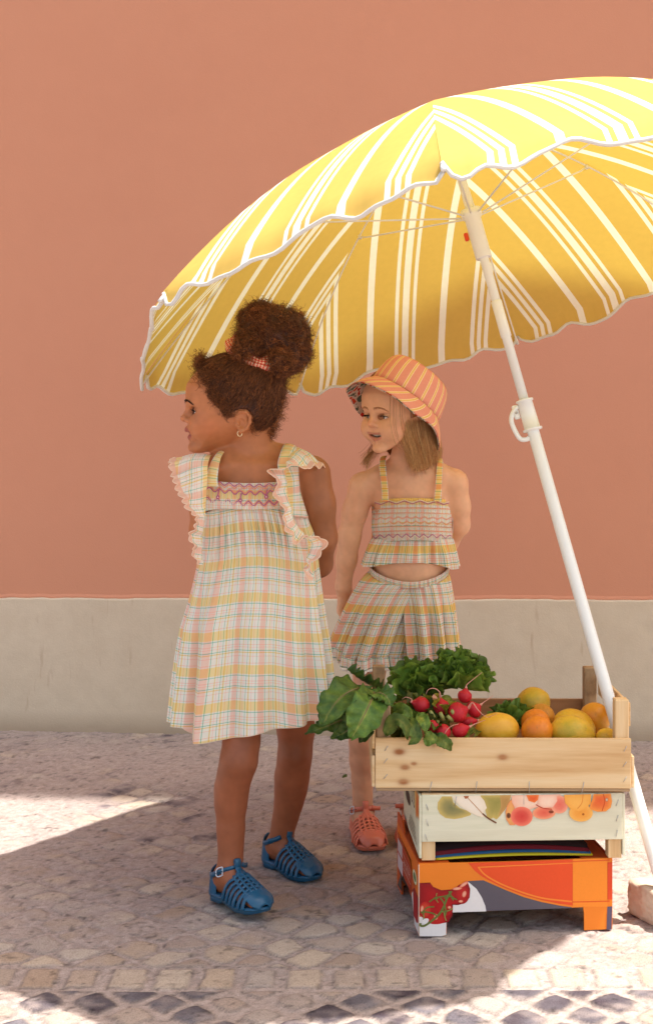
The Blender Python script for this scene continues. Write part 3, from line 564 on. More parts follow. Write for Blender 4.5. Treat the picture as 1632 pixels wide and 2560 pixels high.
# ================================================================ people: bodies grown as one smooth implicit surface
class Field:
    def __init__(s, xs, ys, zs):
        s.x, s.y, s.z = (np.asarray(a, np.float32) for a in (xs, ys, zs)); s.f = np.full((len(xs), len(ys), len(zs)), .03, np.float32)
    def _sub(s, lo, hi, pad):
        sl = []
        for a, l, h in zip((s.x, s.y, s.z), lo, hi): sl.append(slice(max(0, np.searchsorted(a, l - pad)), min(len(a), np.searchsorted(a, h + pad) + 1)))
        return tuple(sl), (s.x[sl[0]][:, None, None], s.y[sl[1]][None, :, None], s.z[sl[2]][None, None, :])
    def put(s, lo, hi, fn, k=.01, mode='u'):
        sl, (X, Y, Z) = s._sub(lo, hi, k + .012)
        d = fn(X, Y, Z).astype(np.float32); a = s.f[sl]
        if mode == 'u': h = np.maximum(k - np.abs(a - d), 0) / k; s.f[sl] = np.minimum(a, d) - h * h * k / 4
        else: d = -d; h = np.maximum(k - np.abs(a - d), 0) / k; s.f[sl] = np.maximum(a, d) + h * h * k / 4
    def cap(s, a, b, ra, rb, k=.01, mode='u'):
        a = np.asarray(a, float); b = np.asarray(b, float); r = max(ra, rb); ba = b - a; L2 = ba @ ba
        def fn(X, Y, Z):
            t = np.clip(((X - a[0]) * ba[0] + (Y - a[1]) * ba[1] + (Z - a[2]) * ba[2]) / L2, 0, 1)
            return np.sqrt((X - a[0] - t * ba[0]) ** 2 + (Y - a[1] - t * ba[1]) ** 2 + (Z - a[2] - t * ba[2]) ** 2) - (ra + (rb - ra) * t)
        s.put(np.minimum(a, b) - r, np.maximum(a, b) + r, fn, k, mode)
    def chain(s, pts, rs, k=.01, mode='u'):
        for i in range(len(pts) - 1): s.cap(pts[i], pts[i + 1], rs[i], rs[i + 1], k, mode)
    def ell(s, c, r, R=None, k=.01, mode='u'):
        c = np.asarray(c, float); r = np.asarray(r, float); R = np.eye(3) if R is None else np.asarray(R, float)
        def fn(X, Y, Z):
            dx, dy, dz = X - c[0], Y - c[1], Z - c[2]; k0 = 0; k1 = 0
            for i in range(3):
                q = dx * R[i][0] + dy * R[i][1] + dz * R[i][2]; k0 = k0 + (q / r[i]) ** 2; k1 = k1 + (q / r[i] ** 2) ** 2
            k0 = np.sqrt(k0); return k0 * (k0 - 1) / (np.sqrt(k1) + 1e-9)
        m = r.max(); s.put(c - m, c + m, fn, k, mode)
    def mesh(s):
        f = s.f; ins = f < 0; nx, ny, nz = f.shape
        c = ins[:-1, :-1, :-1].astype(np.int8)
        acc = np.zeros(c.shape, np.int8)
        for i in (0, 1):
            for j in (0, 1):
                for k in (0, 1): acc += ins[i:nx - 1 + i, j:ny - 1 + j, k:nz - 1 + k]
        act = (acc > 0) & (acc < 8); I, J, K = np.nonzero(act); n = len(I); vid = np.full(act.shape, -1, np.int32); vid[I, J, K] = np.arange(n)
        S = np.zeros((n, 3)); cnt = np.zeros(n); co = (s.x, s.y, s.z)
        for ax in range(3):
            for a in (0, 1):
                for b in (0, 1):
                    o = [0, 0, 0]; o[(ax + 1) % 3] = a; o[(ax + 2) % 3] = b; p = [I + o[0], J + o[1], K + o[2]]; q = [v.copy() for v in p]; q[ax] = q[ax] + 1
                    f0 = f[tuple(p)]; f1 = f[tuple(q)]; m = (f0 < 0) != (f1 < 0); t = np.where(m, f0 / np.where(m, f0 - f1, 1), 0)
                    for d in range(3):
                        v0 = co[d][p[d]]; v1 = co[d][q[d]]; S[:, d] += np.where(m, v0 + t * (v1 - v0), 0)
                    cnt += m
        V = S / cnt[:, None]; Fs = []
        for ax in range(3):
            a, b = (ax + 1) % 3, (ax + 2) % 3; sl0 = [slice(1, -1)] * 3; sl0[ax] = slice(0, -1); sl1 = [slice(1, -1)] * 3; sl1[ax] = slice(1, None)
            i0 = ins[tuple(sl0)]; i1 = ins[tuple(sl1)]; m = i0 != i1; Q = np.array(np.nonzero(m)); Q[a] += 1; Q[b] += 1
            def cell(da, db): q = [Q[0].copy(), Q[1].copy(), Q[2].copy()]; q[a] = q[a] + da; q[b] = q[b] + db; return vid[tuple(q)]
            quad = np.stack([cell(-1, -1), cell(0, -1), cell(0, 0), cell(-1, 0)], 1); flip = ~i0[m]; quad[flip] = quad[flip][:, ::-1]; Fs.append(quad)
        return V, np.concatenate(Fs)
# ---- head: sagittal profile (traced) inflated sideways, with features added
PX = lambda x, y: ((590 - x) / 1205., (1010 - y) / 1205.)
prof = [(500, 922), (483, 937), (474, 949), (467, 960), (464, 975), (464, 988), (465, 998), (467.5, 1008), (471, 1019), (473, 1032), (473, 1045), (471, 1056), (469, 1066), (470, 1074), (475, 1083), (476, 1091), (482, 1101), (484, 1110), (487, 1120), (495, 1127.5), (506, 1129.5), (520, 1127), (536, 1122), (552, 1119), (572, 1114), (600, 1105), (640, 1085), (672, 1055), (694, 1015), (702, 975), (698, 940), (680, 915), (650, 898), (610, 890), (570, 891), (540, 899), (518, 909)]
prof = np.array([PX(*p) for p in prof]); prof = spline(np.vstack([prof, prof[:1]]), 150)[:-1]
gf_ = np.arange(-.14, .16, .001); gu_ = np.arange(-.15, .15, .001); GFm, GUm = np.meshgrid(gf_, gu_, indexing='ij')
dist = np.full(GFm.shape, 9.); inside = np.zeros(GFm.shape, bool)
for (x0, y0), (x1, y1) in zip(prof, np.roll(prof, -1, 0)):
    ex_, ey_ = x1 - x0, y1 - y0; t_ = np.clip(((GFm - x0) * ex_ + (GUm - y0) * ey_) / (ex_ ** 2 + ey_ ** 2), 0, 1)
    dist = np.minimum(dist, np.hypot(GFm - x0 - t_ * ex_, GUm - y0 - t_ * ey_)); m = ((y0 > GUm) != (y1 > GUm)) & (GFm < (x1 - x0) * (GUm - y0) / (y1 - y0 + 1e-12) + x0); inside ^= m
dist = np.where(inside, dist, -dist)
def look(f, u):
    a = np.clip((f + .14) / .001, 0, len(gf_) - 1.001); b = np.clip((u + .15) / .001, 0, len(gu_) - 1.001); i = a.astype(int); j = b.astype(int); fa = a - i; fb = b - j
    return (dist[i, j] * (1 - fa) + dist[i + 1, j] * fa) * (1 - fb) + (dist[i, j + 1] * (1 - fa) + dist[i + 1, j + 1] * fa) * fb
def skull(f, l, u):
    dd = look(f, u); D = .052; Wd = .0475 + (.0690 - .0475) * np.clip((u + .108) / .085, 0, 1) ** .8; Wd = Wd * (1 - .10 * np.clip((f - .03) / .07, 0, 1))
    return (np.sqrt((l / Wd) ** 2 + (1 - np.minimum(dd, D) / D) ** 2) - 1) * .05
class Head:
    def __init__(s, c, fw, up, sc=1.0):
        s.c = np.asarray(c, float); s.sc = sc; fw = np.asarray(fw, float); fw /= np.linalg.norm(fw); up = np.asarray(up, float); up -= (up @ fw) * fw; up /= np.linalg.norm(up)
        s.R = np.array([fw, np.cross(up, fw), up])         # rows: forward, left, up
    def w(s, f, l, u): return s.c + s.sc * (np.array([f, l, u]) @ s.R)
    def loc(s, p): return ((np.asarray(p, float) - s.c) @ s.R.T) / s.sc
    def build(s, F_, smile=False, ears=(1, -1)):
        R = s.R; k_ = s.sc
        def fn(X, Y, Z):
            dx, dy, dz = X - s.c[0], Y - s.c[1], Z - s.c[2]; q = [(dx * R[i][0] + dy * R[i][1] + dz * R[i][2]) / k_ for i in range(3)]; return skull(*q) * k_
        F_.put(s.c - .13 * k_, s.c + .13 * k_, fn, .012)
        E_ = lambda c, r, k=.006, m='u': F_.ell(s.w(*c), np.array(r) * k_, R, k, m); Cp = lambda a, b, ra, rb, k=.006, m='u': F_.cap(s.w(*a), s.w(*b), ra * k_, rb * k_, k, m)
        for sg in (1, -1):
            E_((.091 + .002 * smile, sg * .026, -.016), (.013, .017, .0095), .010, 's')                       # eye sockets
            E_((.072, sg * (.033 if smile else .036), -.046), (.024, .020 if smile else .022, .024), .02)                              # cheeks
            Cp((.094, sg * .010, .006), (.085, sg * .036, .008), .0075, .006, .012)            # brow ridge
        Cp((.097, 0, -.006), (.1050, 0, -.028), .0055, .0072, .010); E_((.1075, 0, -.0300), (.0078, .0085, .0068), .005)
        for sg in (1, -1):
            E_((.0985, sg * .0095, -.0345), (.0072, .0056, .0052), .005); E_((.1035, sg * .0052, -.0395), (.0030, .0022, .0024), .002, 's')
            c = np.array([.0765, sg * .0265, -.0160]); rr, bb, hw = .0136, (.0042 if not smile else .0049), .0120; Rl = (hw ** 2 + bb ** 2) / (2 * bb); cw = s.w(*c)
            def lid(X, Y, Z, c=c, sg=sg):
                dx, dy, dz = X - s.c[0], Y - s.c[1], Z - s.c[2]; f, l, u = [(dx * R[i][0] + dy * R[i][1] + dz * R[i][2]) / k_ for i in range(3)]
                f = f - c[0]; l = (l - c[1]) * 1.0; u = u - c[2] - .12 * l * sg * 0 + .0008; sp = np.sqrt((f) ** 2 + l ** 2 + u ** 2) - rr
                w_ = np.maximum(np.hypot(l, u + Rl - bb) - Rl, np.hypot(l, u - Rl + bb) - Rl); return np.maximum(sp, -w_) * k_
            F_.put(cw - .016, cw + .016, lid, .0022)
        if not smile:
            cu = lambda y: (1010 - y) / 1205.
            for sg in (1, -1):
                Cp((.0990, 0, cu(1073.5)), (.095, sg * .010, cu(1074)), .0068, .0060, .004); Cp((.094, sg * .010, cu(1074)), (.0835, sg * .0185, cu(1081)), .0055, .0028, .004)
                Cp((.0925, 0, cu(1093)), (.0893, sg * .009, cu(1092)), .0070, .0060, .004); Cp((.0885, sg * .009, cu(1092)), (.083, sg * .0165, cu(1083)), .0055, .0028, .004)
            Cp((.101, -.009, cu(1083.5)), (.101, .009, cu(1083.5)), .0030, .0030, .002, 's'); E_((.086, 0, -.090), (.014, .017, .011), .012)
        else:
            for sg in (1, -1):
                Cp((.0975, 0, -.0535), (.0940, sg * .011, -.0535), .0036, .0034, .004); Cp((.0940, sg * .011, -.0535), (.080, sg * .0230, -.0540), .0034, .0020, .004)
                Cp((.0925, 0, -.0715), (.0885, sg * .010, -.0695), .0050, .0044, .004); Cp((.0885, sg * .010, -.0695), (.079, sg * .0225, -.0560), .0050, .0025, .004)
                E_((.070, sg * .034, -.048), (.020, .019, .019), .02)
            def mouth(X, Y, Z):
                dx, dy, dz = X - s.c[0], Y - s.c[1], Z - s.c[2]; f, l, u = [(dx * R[i][0] + dy * R[i][1] + dz * R[i][2]) / k_ for i in range(3)]
                um = -.0610 + .9 * 7.0 * l * l; return np.maximum(np.sqrt((l / .0205) ** 2 + ((u - um) / .0036) ** 2) - 1, -(f - .070) / .01) * .0056
            F_.put(s.w(.08, 0, -.06) - .03, s.w(.08, 0, -.06) + .03, mouth, .0015, 's'); E_((.086, 0, -.092), (.014, .017, .011), .012)
        for sg in ears:
            ec = np.array([-.0085, sg * .0665, -.036]); Cp(ec + (.004, -sg * .010, 0), ec + (.0, 0, 0), .013, .010, .008)
            pts = [ec + np.array([.0120, sg * .002, -.004]), ec + np.array([.0125, sg * .002, .010]), ec + np.array([.006, sg * .004, .019]), ec + np.array([-.006, sg * .007, .020]), ec + np.array([-.0145, sg * .009, .010]), ec + np.array([-.0145, sg * .009, -.003]), ec + np.array([-.008, sg * .006, -.014]), ec + np.array([.001, sg * .003, -.021])]
            E_(ec + (-.001, sg * .001, 0), (.0145, .0055, .0200), .003)
            for a, b in zip(pts[:-1], pts[1:]): Cp(a, b, .0030, .0030, .003)
            Cp(ec + (.003, sg * .004, -.019), ec + (.004, sg * .003, -.015), .0055, .0055, .004)
            E_(ec + (.0025, sg * .0085, -.003), (.0085, .0065, .0105), .003, 's'); E_(ec + (-.002, sg * .0095, .010), (.0065, .0035, .0045), .002, 's')
            Cp(ec + (.0125, sg * .002, -.008), ec + (.010, sg * .004, -.004), .0042, .004, .003)
def foot_field(F_, heel, di, L, ankle, lift=0, toe_up=0.0):
    di = np.array([di[0], di[1], 0.]); di /= np.linalg.norm(di); sd_ = np.array([-di[1], di[0], 0]); heel = np.array([heel[0], heel[1], 0.])
    def q(a, b, z): return heel + di * a + sd_ * b + np.array([0, 0, z + lift + toe_up * a / L])
    F_.chain([ankle, q(.030, 0, .046)], [.024, .022], .012); F_.ell(q(.026, 0, .038), (.022, .022, .020), None, .012)
    F_.chain([q(.040, 0, .050), q(.085, 0, .036), q(.120, -.004, .026)], [.023, .021, .017], .014); F_.cap(q(.03, 0, .032), q(.118, .010, .026), .016, .015, .014); F_.cap(q(.118, -.014, .026), q(.118, .014, .025), .0135, .0125, .01)
    for i, (b, l_, r) in enumerate(((-.017, .156, .0095), (-.005, .158, .0075), (.005, .153, .0072), (.0135, .147, .007), (.021, .139, .0068))): F_.cap(q(.118, b * .8, .024), q(l_, b, .0205), r, r, .004)
    return q
def hand_field(F_, wrist, d1, d2):                # loosely closed hand: palm, four curled fingers, thumb
    d1 = np.asarray(d1, float); d1 /= np.linalg.norm(d1); d2 = np.asarray(d2, float); d2 -= (d2 @ d1) * d1; d2 /= np.linalg.norm(d2); d3 = np.cross(d1, d2); w = np.asarray(wrist, float)
    for b in (-.017, -.006, .006, .016): F_.cap(w + d2 * b * .6, w + d1 * .048 + d2 * b, .012, .0095, .008)
    for b, l_ in ((-.019, .030), (-.0065, .036), (.0065, .034), (.0185, .026)):
        a = w + d1 * .048 + d2 * b; m_ = a + d1 * l_ * .55 + d3 * .008; e = m_ + d1 * l_ * .15 + d3 * .018; F_.chain([a, m_, e], [.0078, .0070, .0060], .003)
    F_.chain([w + d1 * .012 - d2 * .016, w + d1 * .030 - d2 * .030 + d3 * .008, w + d1 * .046 - d2 * .030 + d3 * .018], [.0095, .0080, .0065], .004)
def skin_mat(name, sub):
    t = NT(name); a = t.n('Attribute', attribute_name='Col').outputs[0]; v = t.obj(); n = t.noise(v, 55, 4)
    t.set(t.mix(1.0, a, t.mix(n, (.93,) * 3, (1.06,) * 3), 'MULTIPLY'), .48, .35); t.b.inputs['Subsurface Weight'].default_value = sub; t.b.inputs['Subsurface Radius'].default_value = (.012, .004, .002); t.b.inputs['Subsurface Scale'].default_value = .6
    t.bump(t.math('ADD', t.noise(v, 900, 2), t.noise(v, 160, 3)), .22, .0006); return t.m
def gauss(q, c, r): return np.exp(-np.sum(((q - np.array(c)) / np.array(r)) ** 2, -1))
def lips_mask(q, smile):
    l = q[:, 1]; u = q[:, 2]; f = q[:, 0]
    if smile: up_ = np.exp(-((u + .0545 - 4 * l * l) / .0030) ** 4) * (abs(l) < .022); lo = np.exp(-((u + .0695 - 22 * l * l) / .0042) ** 4) * (abs(l) < .020)
    else: up_ = np.exp(-((u + .0535 + 16 * l * l) / .0052) ** 4) * (abs(l) < .0185); lo = np.exp(-((u + .0690 - 26 * l * l) / .0058) ** 4) * (abs(l) < .016)
    return np.clip(up_ + lo, 0, 1) * (f > .07)
def eye_parts(H, person, iris, gaze, brow_col, brow_pts, lash=True):
    for sg in (1, -1):
        c = H.w(.0765, sg * .0265, -.0160); r = .0124 * H.sc; g = gaze[0] * H.R[0] + sg * 0 * H.R[1] + gaze[1] * H.R[1] + gaze[2] * H.R[2]; g /= np.linalg.norm(g); V = []; K = []; n = 36
        a1 = np.cross(g, H.R[2]); a1 /= np.linalg.norm(a1); a2 = np.cross(g, a1)
        for i in range(n):
            for j in range(n):
                th = pi * i / (n - 1); ph = 2 * pi * j / n; V.append(c + r * (1.0 + .03 * (th < .5)) * (cos(th) * g + sin(th) * (cos(ph) * a1 + sin(ph) * a2)))
                K.append((.006, .004, .004) if th < .24 else tuple(iris) if th < .50 else (.02, .012, .01) if th < .56 else rgb(222, 208, 198))
        mesh('eye', V, [(i * n + j, (i + 1) * n + j, (i + 1) * n + (j + 1) % n, i * n + (j + 1) % n) for i in range(n - 1) for j in range(n)], M['eye'], person, col=np.array(K))
        b = MB(); rr = np.random.default_rng(5)
        hw, bb = .0120, .0042; Rl = (hw ** 2 + bb ** 2) / (2 * bb)
        arc = []
        for t_ in np.linspace(-1, 1, 15):
            l = t_ * hw * .97; u = math.sqrt(max(Rl ** 2 - l * l, 0)) - Rl + bb; fz = math.sqrt(max(.0142 ** 2 - l * l - u * u, 0)); arc.append((l, u - .0008, fz))
        pts = [H.w(.0765 + fz, sg * .0265 + l, -.0160 + u) for l, u, fz in arc]; b.add(*tube(pts, .00065, 5))
        for t_ in np.linspace(0, 13.9, 34):
            i = int(t_); l, u, fz = (np.array(arc[i]) * (1 - t_ + i) + np.array(arc[i + 1]) * (t_ - i)); p0 = (.0765 + fz, sg * .0265 + l, -.016 + u); le = .0052
            b.add(*tube([H.w(*p0), H.w(p0[0] + le * .7, p0[1] + l * .18 + sg * .0006, p0[2] + le * .05), H.w(p0[0] + le, p0[1] + l * .35 + sg * .001, p0[2] + le * .45)], [.00035, .0003, .0001], 3))
        b.build('eyelash', M['lash'], person)
        b = MB()
        for k in range(nbrow):
            t_ = rr.uniform(0, 1); x = spline(brow_pts, 40)[int(t_ * 39)]; wd_ = .0030 * (1 - .55 * t_) * rr.uniform(-1, 1)
            f, l, u = x[0], x[1] * sg, x[2] + wd_; d = np.array([-.0006, sg * .0042, .0016 * (1 - 1.9 * t_)]); q0 = np.array([f, l, u])
            pr_ = []
            for s_ in (0, .5, 1):
                q_ = q0 + d * s_; lo_, hi_ = q_[0] - .012, q_[0] + .02
                for _ in range(14):
                    mid_ = (lo_ + hi_) / 2
                    if skull(np.array(mid_), np.array(q_[1]), np.array(q_[2])) < -.0 : lo_ = mid_
                    else: hi_ = mid_
                pr_.append(H.w(lo_ + browoff, q_[1], q_[2]))
            b.add(*tube(pr_, [.00038, .00035, .00015], 3))
        b.build('eyebrow', brow_col, person)
browoff = .0042; nbrow = 150
M['eye'] = vcol('eye', .08, .6, .02, 60, 0); M['lash'] = NT('lash').set((.012, .007, .005), .6, .2)
def relax(V, Fq, z0, z1, it=24):                  # smooth the body below the neck, leaving the head crisp and the feet firm
    w = (np.clip((z1 - V[:, 2]) / (z1 - z0), 0, 1) * np.clip((V[:, 2] - .05) / .04, 0.12, 1))[:, None] * .6; e = np.concatenate([Fq[:, [0, 1]], Fq[:, [1, 2]], Fq[:, [2, 3]], Fq[:, [3, 0]]]); n = len(V)
    deg = np.bincount(e.ravel(), minlength=n)[:, None] + 1e-9
    for _ in range(it):
        A = np.stack([np.bincount(e[:, 0], V[e[:, 1], k], n) + np.bincount(e[:, 1], V[e[:, 0], k], n) for k in range(3)], 1) / deg; V = V + (A - V) * w
    return V
def nu_axis(segs):                               # [(a, b, step), ...] -> increasing coordinates
    out = []
    for a, b, s in segs: out.append(np.arange(a, b - s * .3, s))
    out.append([segs[-1][1]]); return np.concatenate(out)

# ---------------------------------------------------------------- first girl (standing in front, profile to the left)
D1 = 2.95; base1 = P(655, 2240, 2.96); base1[2] = 0
girl1 = thing('person', base1, 'child in a ruffled plaid sundress and blue sandals, looking left, curly hair tied up high', 'person')
H1 = Head(P(591, 1010, D1), (-1, -.12, .0), (0, 0, 1))
hc = H1.c; F1 = Field(nu_axis([(-.345, -.345 + .03, .003), (-.315, -.055, .00145), (-.055, .06, .003)]), nu_axis([(2.70, 2.86, .003), (2.86, 3.04, .0016), (3.04, 3.26, .003)]), nu_axis([(0, .88, .0032), (.88, 1.155, .00145)]))
H1.build(F1)
Q = lambda x, y, d=D1: P(x, y, d)
F1.chain([Q(634, 1062, 2.955), Q(626, 1110, 2.955), Q(620, 1178, 2.955)], [.036, .0355, .040], .02)
F1.chain([Q(636, 1136, 2.965), Q(700, 1152, 2.97), Q(775, 1180, 2.965)], [.028, .030, .033], .025); F1.chain([Q(612, 1140, 2.955), Q(570, 1162, 2.94), Q(522, 1190, 2.94)], [.026, .028, .031], .025)
F1.cap(Q(600, 1163, 2.913), Q(540, 1172, 2.905), .0045, .004, .022); F1.cap(Q(632, 1165, 2.913), Q(735, 1160, 2.93), .0045, .004, .022)   # collar bones
F1.ell(Q(636, 1262, 2.955), (.097, .067, .105), None, .03); F1.ell(Q(636, 1400), (.088, .066, .12), None, .03); F1.ell(Q(645, 1540), (.100, .075, .085), None, .03)
F1.chain([Q(786, 1186, 2.965), Q(798, 1262, 2.965), Q(809, 1345, 2.98), Q(800, 1410, 3.02), Q(745, 1455, 3.08), Q(715, 1462, 3.095)], [.0335, .0325, .0275, .0255, .019, .0165], .016)
F1.chain([Q(518, 1194, 2.945), Q(510, 1262, 2.955), Q(506, 1330, 2.985), Q(520, 1395, 3.03), Q(590, 1450, 3.08), Q(620, 1460, 3.095)], [.031, .029, .0255, .023, .018, .016], .016)
hand_field(F1, Q(710, 1462, 3.095), (-1, 0, -.15), (0, -.2, 1)); hand_field(F1, Q(622, 1462, 3.085), (1, .1, -.35), (0, .2, 1))
r1 = 1226.
F1.chain([Q(615, 1600, 2.94), Q(606, 1740, 2.91), Q(604, 1851, 2.885), Q(597, 1902, 2.88), Q(587, 1937, 2.888), Q(579, 1972, 2.90), Q(577, 2008, 2.905), Q(577, 2071, 2.91), Q(577, 2108, 2.91), Q(577, 2140, 2.91), Q(574, 2178, 2.905)], [.056, .044, .0370, .0375, .0345, .0345, .0325, .0280, .0255, .0240, .0245], .010)
F1.ell(Q(596, 1900, 2.862), (.024, .02, .026), None, .02)
F1.chain([Q(700, 1600, 2.99), Q(726, 1740, 3.04), Q(740, 1822, 3.07), Q(738, 1880, 3.085), Q(735, 1905, 3.09), Q(730, 1940, 3.105), Q(727, 1972, 3.12), Q(722, 2005, 3.13), Q(715, 2038, 3.14), Q(709, 2062, 3.145), Q(704, 2088, 3.15), Q(700, 2110, 3.15)], [.056, .046, .0405, .0365, .0360, .0375, .0355, .0315, .0280, .0262, .0245, .0245], .010)
F1.ell(Q(738, 1885, 3.055), (.024, .02, .026), None, .02)
heelA = np.array([-.228, 2.943]); dirA = np.array([.106, -.136]); heelB = np.array([-.1315, 3.186]); dirB = np.array([.108, -.132])
qA = foot_field(F1, heelA, dirA, .165, Q(574, 2178, 2.905), lift=.006, toe_up=.010); qB = foot_field(F1, heelB, dirB, .165, Q(700, 2110, 3.15))
V, Fc = F1.mesh(); V = relax(V, Fc, .87, .89); q = H1.loc(V)
sk = np.array(rgb(186, 118, 76)); lipc = np.array(rgb(150, 74, 68)); K = np.tile(sk, (len(V), 1)); up_ = V[:, 2] > .88
lm = lips_mask(q, False)[:, None] * up_[:, None]; bl = (gauss(q, (.06, .05, -.045), (.03, .03, .022)) + gauss(q, (.06, -.05, -.045), (.03, .03, .022)))[:, None] * up_[:, None]
K = K * (1 + bl * np.array([.08, -.06, -.10]))
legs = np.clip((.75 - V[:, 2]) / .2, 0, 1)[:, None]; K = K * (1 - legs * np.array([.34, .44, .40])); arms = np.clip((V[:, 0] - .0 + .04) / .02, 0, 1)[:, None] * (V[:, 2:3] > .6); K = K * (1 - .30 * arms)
K = K * (1 - lm * .85) + lipc * lm * .85; K = K * (1 - .40 * (noise(V, 14, 9, 3)[:, None] - .5)) * (1 - .22 * (noise(V, 90, 19, 2)[:, None] - .5))
kn = (gauss(V, Q(597, 1890, 2.86), (.03, .05, .03)) + gauss(V, Q(738, 1880, 3.05), (.03, .05, .03)))[:, None]; K = K * (1 - .25 * kn)
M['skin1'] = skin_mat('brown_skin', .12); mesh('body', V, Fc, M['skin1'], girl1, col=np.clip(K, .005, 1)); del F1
bw = np.array([(.10, .008, .0035), (.095, .018, .0070), (.085, .030, .0055), (.074, .041, -.0015)]); brown = plain('brow_hair', (.035, .016, .010), .7, .2)
eye_parts(H1, girl1, rgb(60, 34, 22), (1, -.05, -.12), brown, bw)
er = [H1.w(-.0028 + .0046 * sin(a), .072, -.0605 - .0055 * cos(a) + .000) for a in np.linspace(0, 2 * pi, 24)]
M['gold'] = NT('gold').set((.85, .68, .42), .22, .5, Metallic=1.0); mesh('hoop_earring', *tube(er, .00085, 8, False), M['gold'], girl1)

# ---------------------------------------------------------------- second girl (behind, bucket hat, three-quarter left)
D2 = 3.37; base2 = P(965, 2100, 3.36); base2[2] = 0
girl2 = thing('person', base2, 'child in a striped bucket hat, smocked crop top and plaid shorts, standing behind the crates', 'person')
yw = radians(47); pit = radians(7); fw2 = np.array([-sin(yw) * cos(pit), -cos(yw) * cos(pit), -sin(pit)])
H2 = Head(P(1003, 1015, 3.33), fw2, (.05, 0, 1), .965)
F2 = Field(nu_axis([(.015, .105, .003), (.105, .285, .00145), (.285, .345, .003)]), nu_axis([(3.10, 3.20, .003), (3.20, 3.43, .0016), (3.43, 3.58, .003)]), nu_axis([(0, .885, .0032), (.885, 1.14, .00145)]))
H2.build(F2, smile=True, ears=())
Q = lambda x, y, d=D2: P(x, y, d)
F2.chain([Q(1030, 1095, 3.36), Q(1018, 1140, 3.36), Q(1014, 1185, 3.37)], [.035, .034, .040], .02)
F2.chain([Q(1012, 1172, 3.375), Q(960, 1192, 3.37), Q(906, 1215, 3.37)], [.026, .027, .030], .025); F2.chain([Q(1030, 1170, 3.375), Q(1080, 1182, 3.37), Q(1136, 1205, 3.37)], [.026, .027, .030], .025)
F2.cap(Q(1003, 1192, 3.335), Q(935, 1190, 3.343), .004, .004, .022); F2.cap(Q(1030, 1192, 3.335), Q(1105, 1188, 3.343), .004, .004, .022)
F2.ell(Q(1028, 1268), (.089, .060, .100), None, .03); F2.ell(Q(1024, 1405), (.086, .062, .10), None, .03); F2.ell(Q(1012, 1520, 3.385), (.090, .054, .075), None, .03)
F2.ell(P(1010, 1437, 3.306), (.0040, .0065, .0050), None, .004, 's')
F2.chain([Q(905, 1215), Q(886, 1280), Q(873, 1342, 3.38), Q(866, 1400, 3.39), Q(858, 1466, 3.42), Q(862, 1488, 3.435)], [.0305, .0290, .0265, .0240, .0185, .0165], .014)
F2.chain([Q(1137, 1208), Q(1146, 1265, 3.38), Q(1147, 1312, 3.40), Q(1120, 1360, 3.44), Q(1085, 1395, 3.475), Q(1060, 1410, 3.485)], [.0290, .0270, .0250, .0220, .0180, .016], .014)
hand_field(F2, Q(863, 1486, 3.435), (.35, .2, -1), (1, .3, .3)); hand_field(F2, Q(1064, 1410, 3.485), (-1, 0, -.2), (0, -.2, 1))
F2.chain([Q(944, 1560, 3.395), Q(922, 1680, 3.39), Q(918, 1770, 3.355), Q(910, 1810, 3.36), Q(908, 1850, 3.365), Q(907, 1900, 3.375), Q(906, 1950, 3.38), Q(906, 1990, 3.38), Q(907, 2026, 3.385)], [.044, .038, .0345, .0340, .0335, .0315, .0255, .0225, .0235], .010)
F2.chain([Q(1078, 1560, 3.395), Q(1062, 1690, 3.395), Q(1044, 1790, 3.39), Q(1040, 1860, 3.40), Q(1038, 1940, 3.41), Q(1036, 1995, 3.42), Q(1036, 2020, 3.42)], [.044, .038, .035, .0335, .027, .0225, .0235], .010)
heelC = np.array([.0785, 3.427]); dirC = np.array([.028, -.16]); heelD = np.array([.208, 3.45]); dirD = np.array([-.01, -.16])
qC = foot_field(F2, heelC, dirC, .160, Q(907, 2026, 3.385)); qD = foot_field(F2, heelD, dirD, .160, Q(1036, 2020, 3.42))
V, Fc = F2.mesh(); V = relax(V, Fc, .87, .89); q = H2.loc(V); up_ = (V[:, 2] > .885)[:, None]
sk = np.array(rgb(228, 174, 136)); K = np.tile(sk, (len(V), 1)); lm = lips_mask(q, True)[:, None] * up_ * .75
bl = (gauss(q, (.06, .05, -.042), (.03, .028, .018)) + gauss(q, (.06, -.05, -.042), (.03, .028, .018)) + gauss(q, (.11, 0, -.03), (.015, .012, .012)))[:, None] * up_; K = K * (1 + bl * np.array([.04, -.14, -.20]))
K = K * (1 - lm * .8) + np.array(rgb(178, 84, 76)) * lm * .8; inm = ((np.sqrt((q[:, 1] / .0188) ** 2 + ((q[:, 2] + .061 - 6.3 * q[:, 1] ** 2) / .0048) ** 2) < 1) & (q[:, 0] < .088) & (q[:, 0] > .06))[:, None] & (up_ > 0)
K = np.where(inm, np.array(rgb(74, 20, 18)), K); K = K * (1 - .3 * (noise(V, 14, 9, 3)[:, None] - .5) * np.array([.6, 1, 1])) * (1 - .16 * (noise(V, 90, 19, 2)[:, None] - .5))
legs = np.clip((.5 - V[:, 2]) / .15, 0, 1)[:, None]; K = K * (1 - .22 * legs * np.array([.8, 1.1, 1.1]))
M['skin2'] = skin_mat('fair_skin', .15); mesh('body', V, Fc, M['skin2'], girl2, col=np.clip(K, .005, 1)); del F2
browoff = .0030; nbrow = 90
eye_parts(H2, girl2, rgb(96, 84, 66), (1, .36 * 0 - .42, .10), plain('fair_brow', rgb(198, 140, 100), .7, .2), bw + np.array([0, 0, .001]))
b = MB()
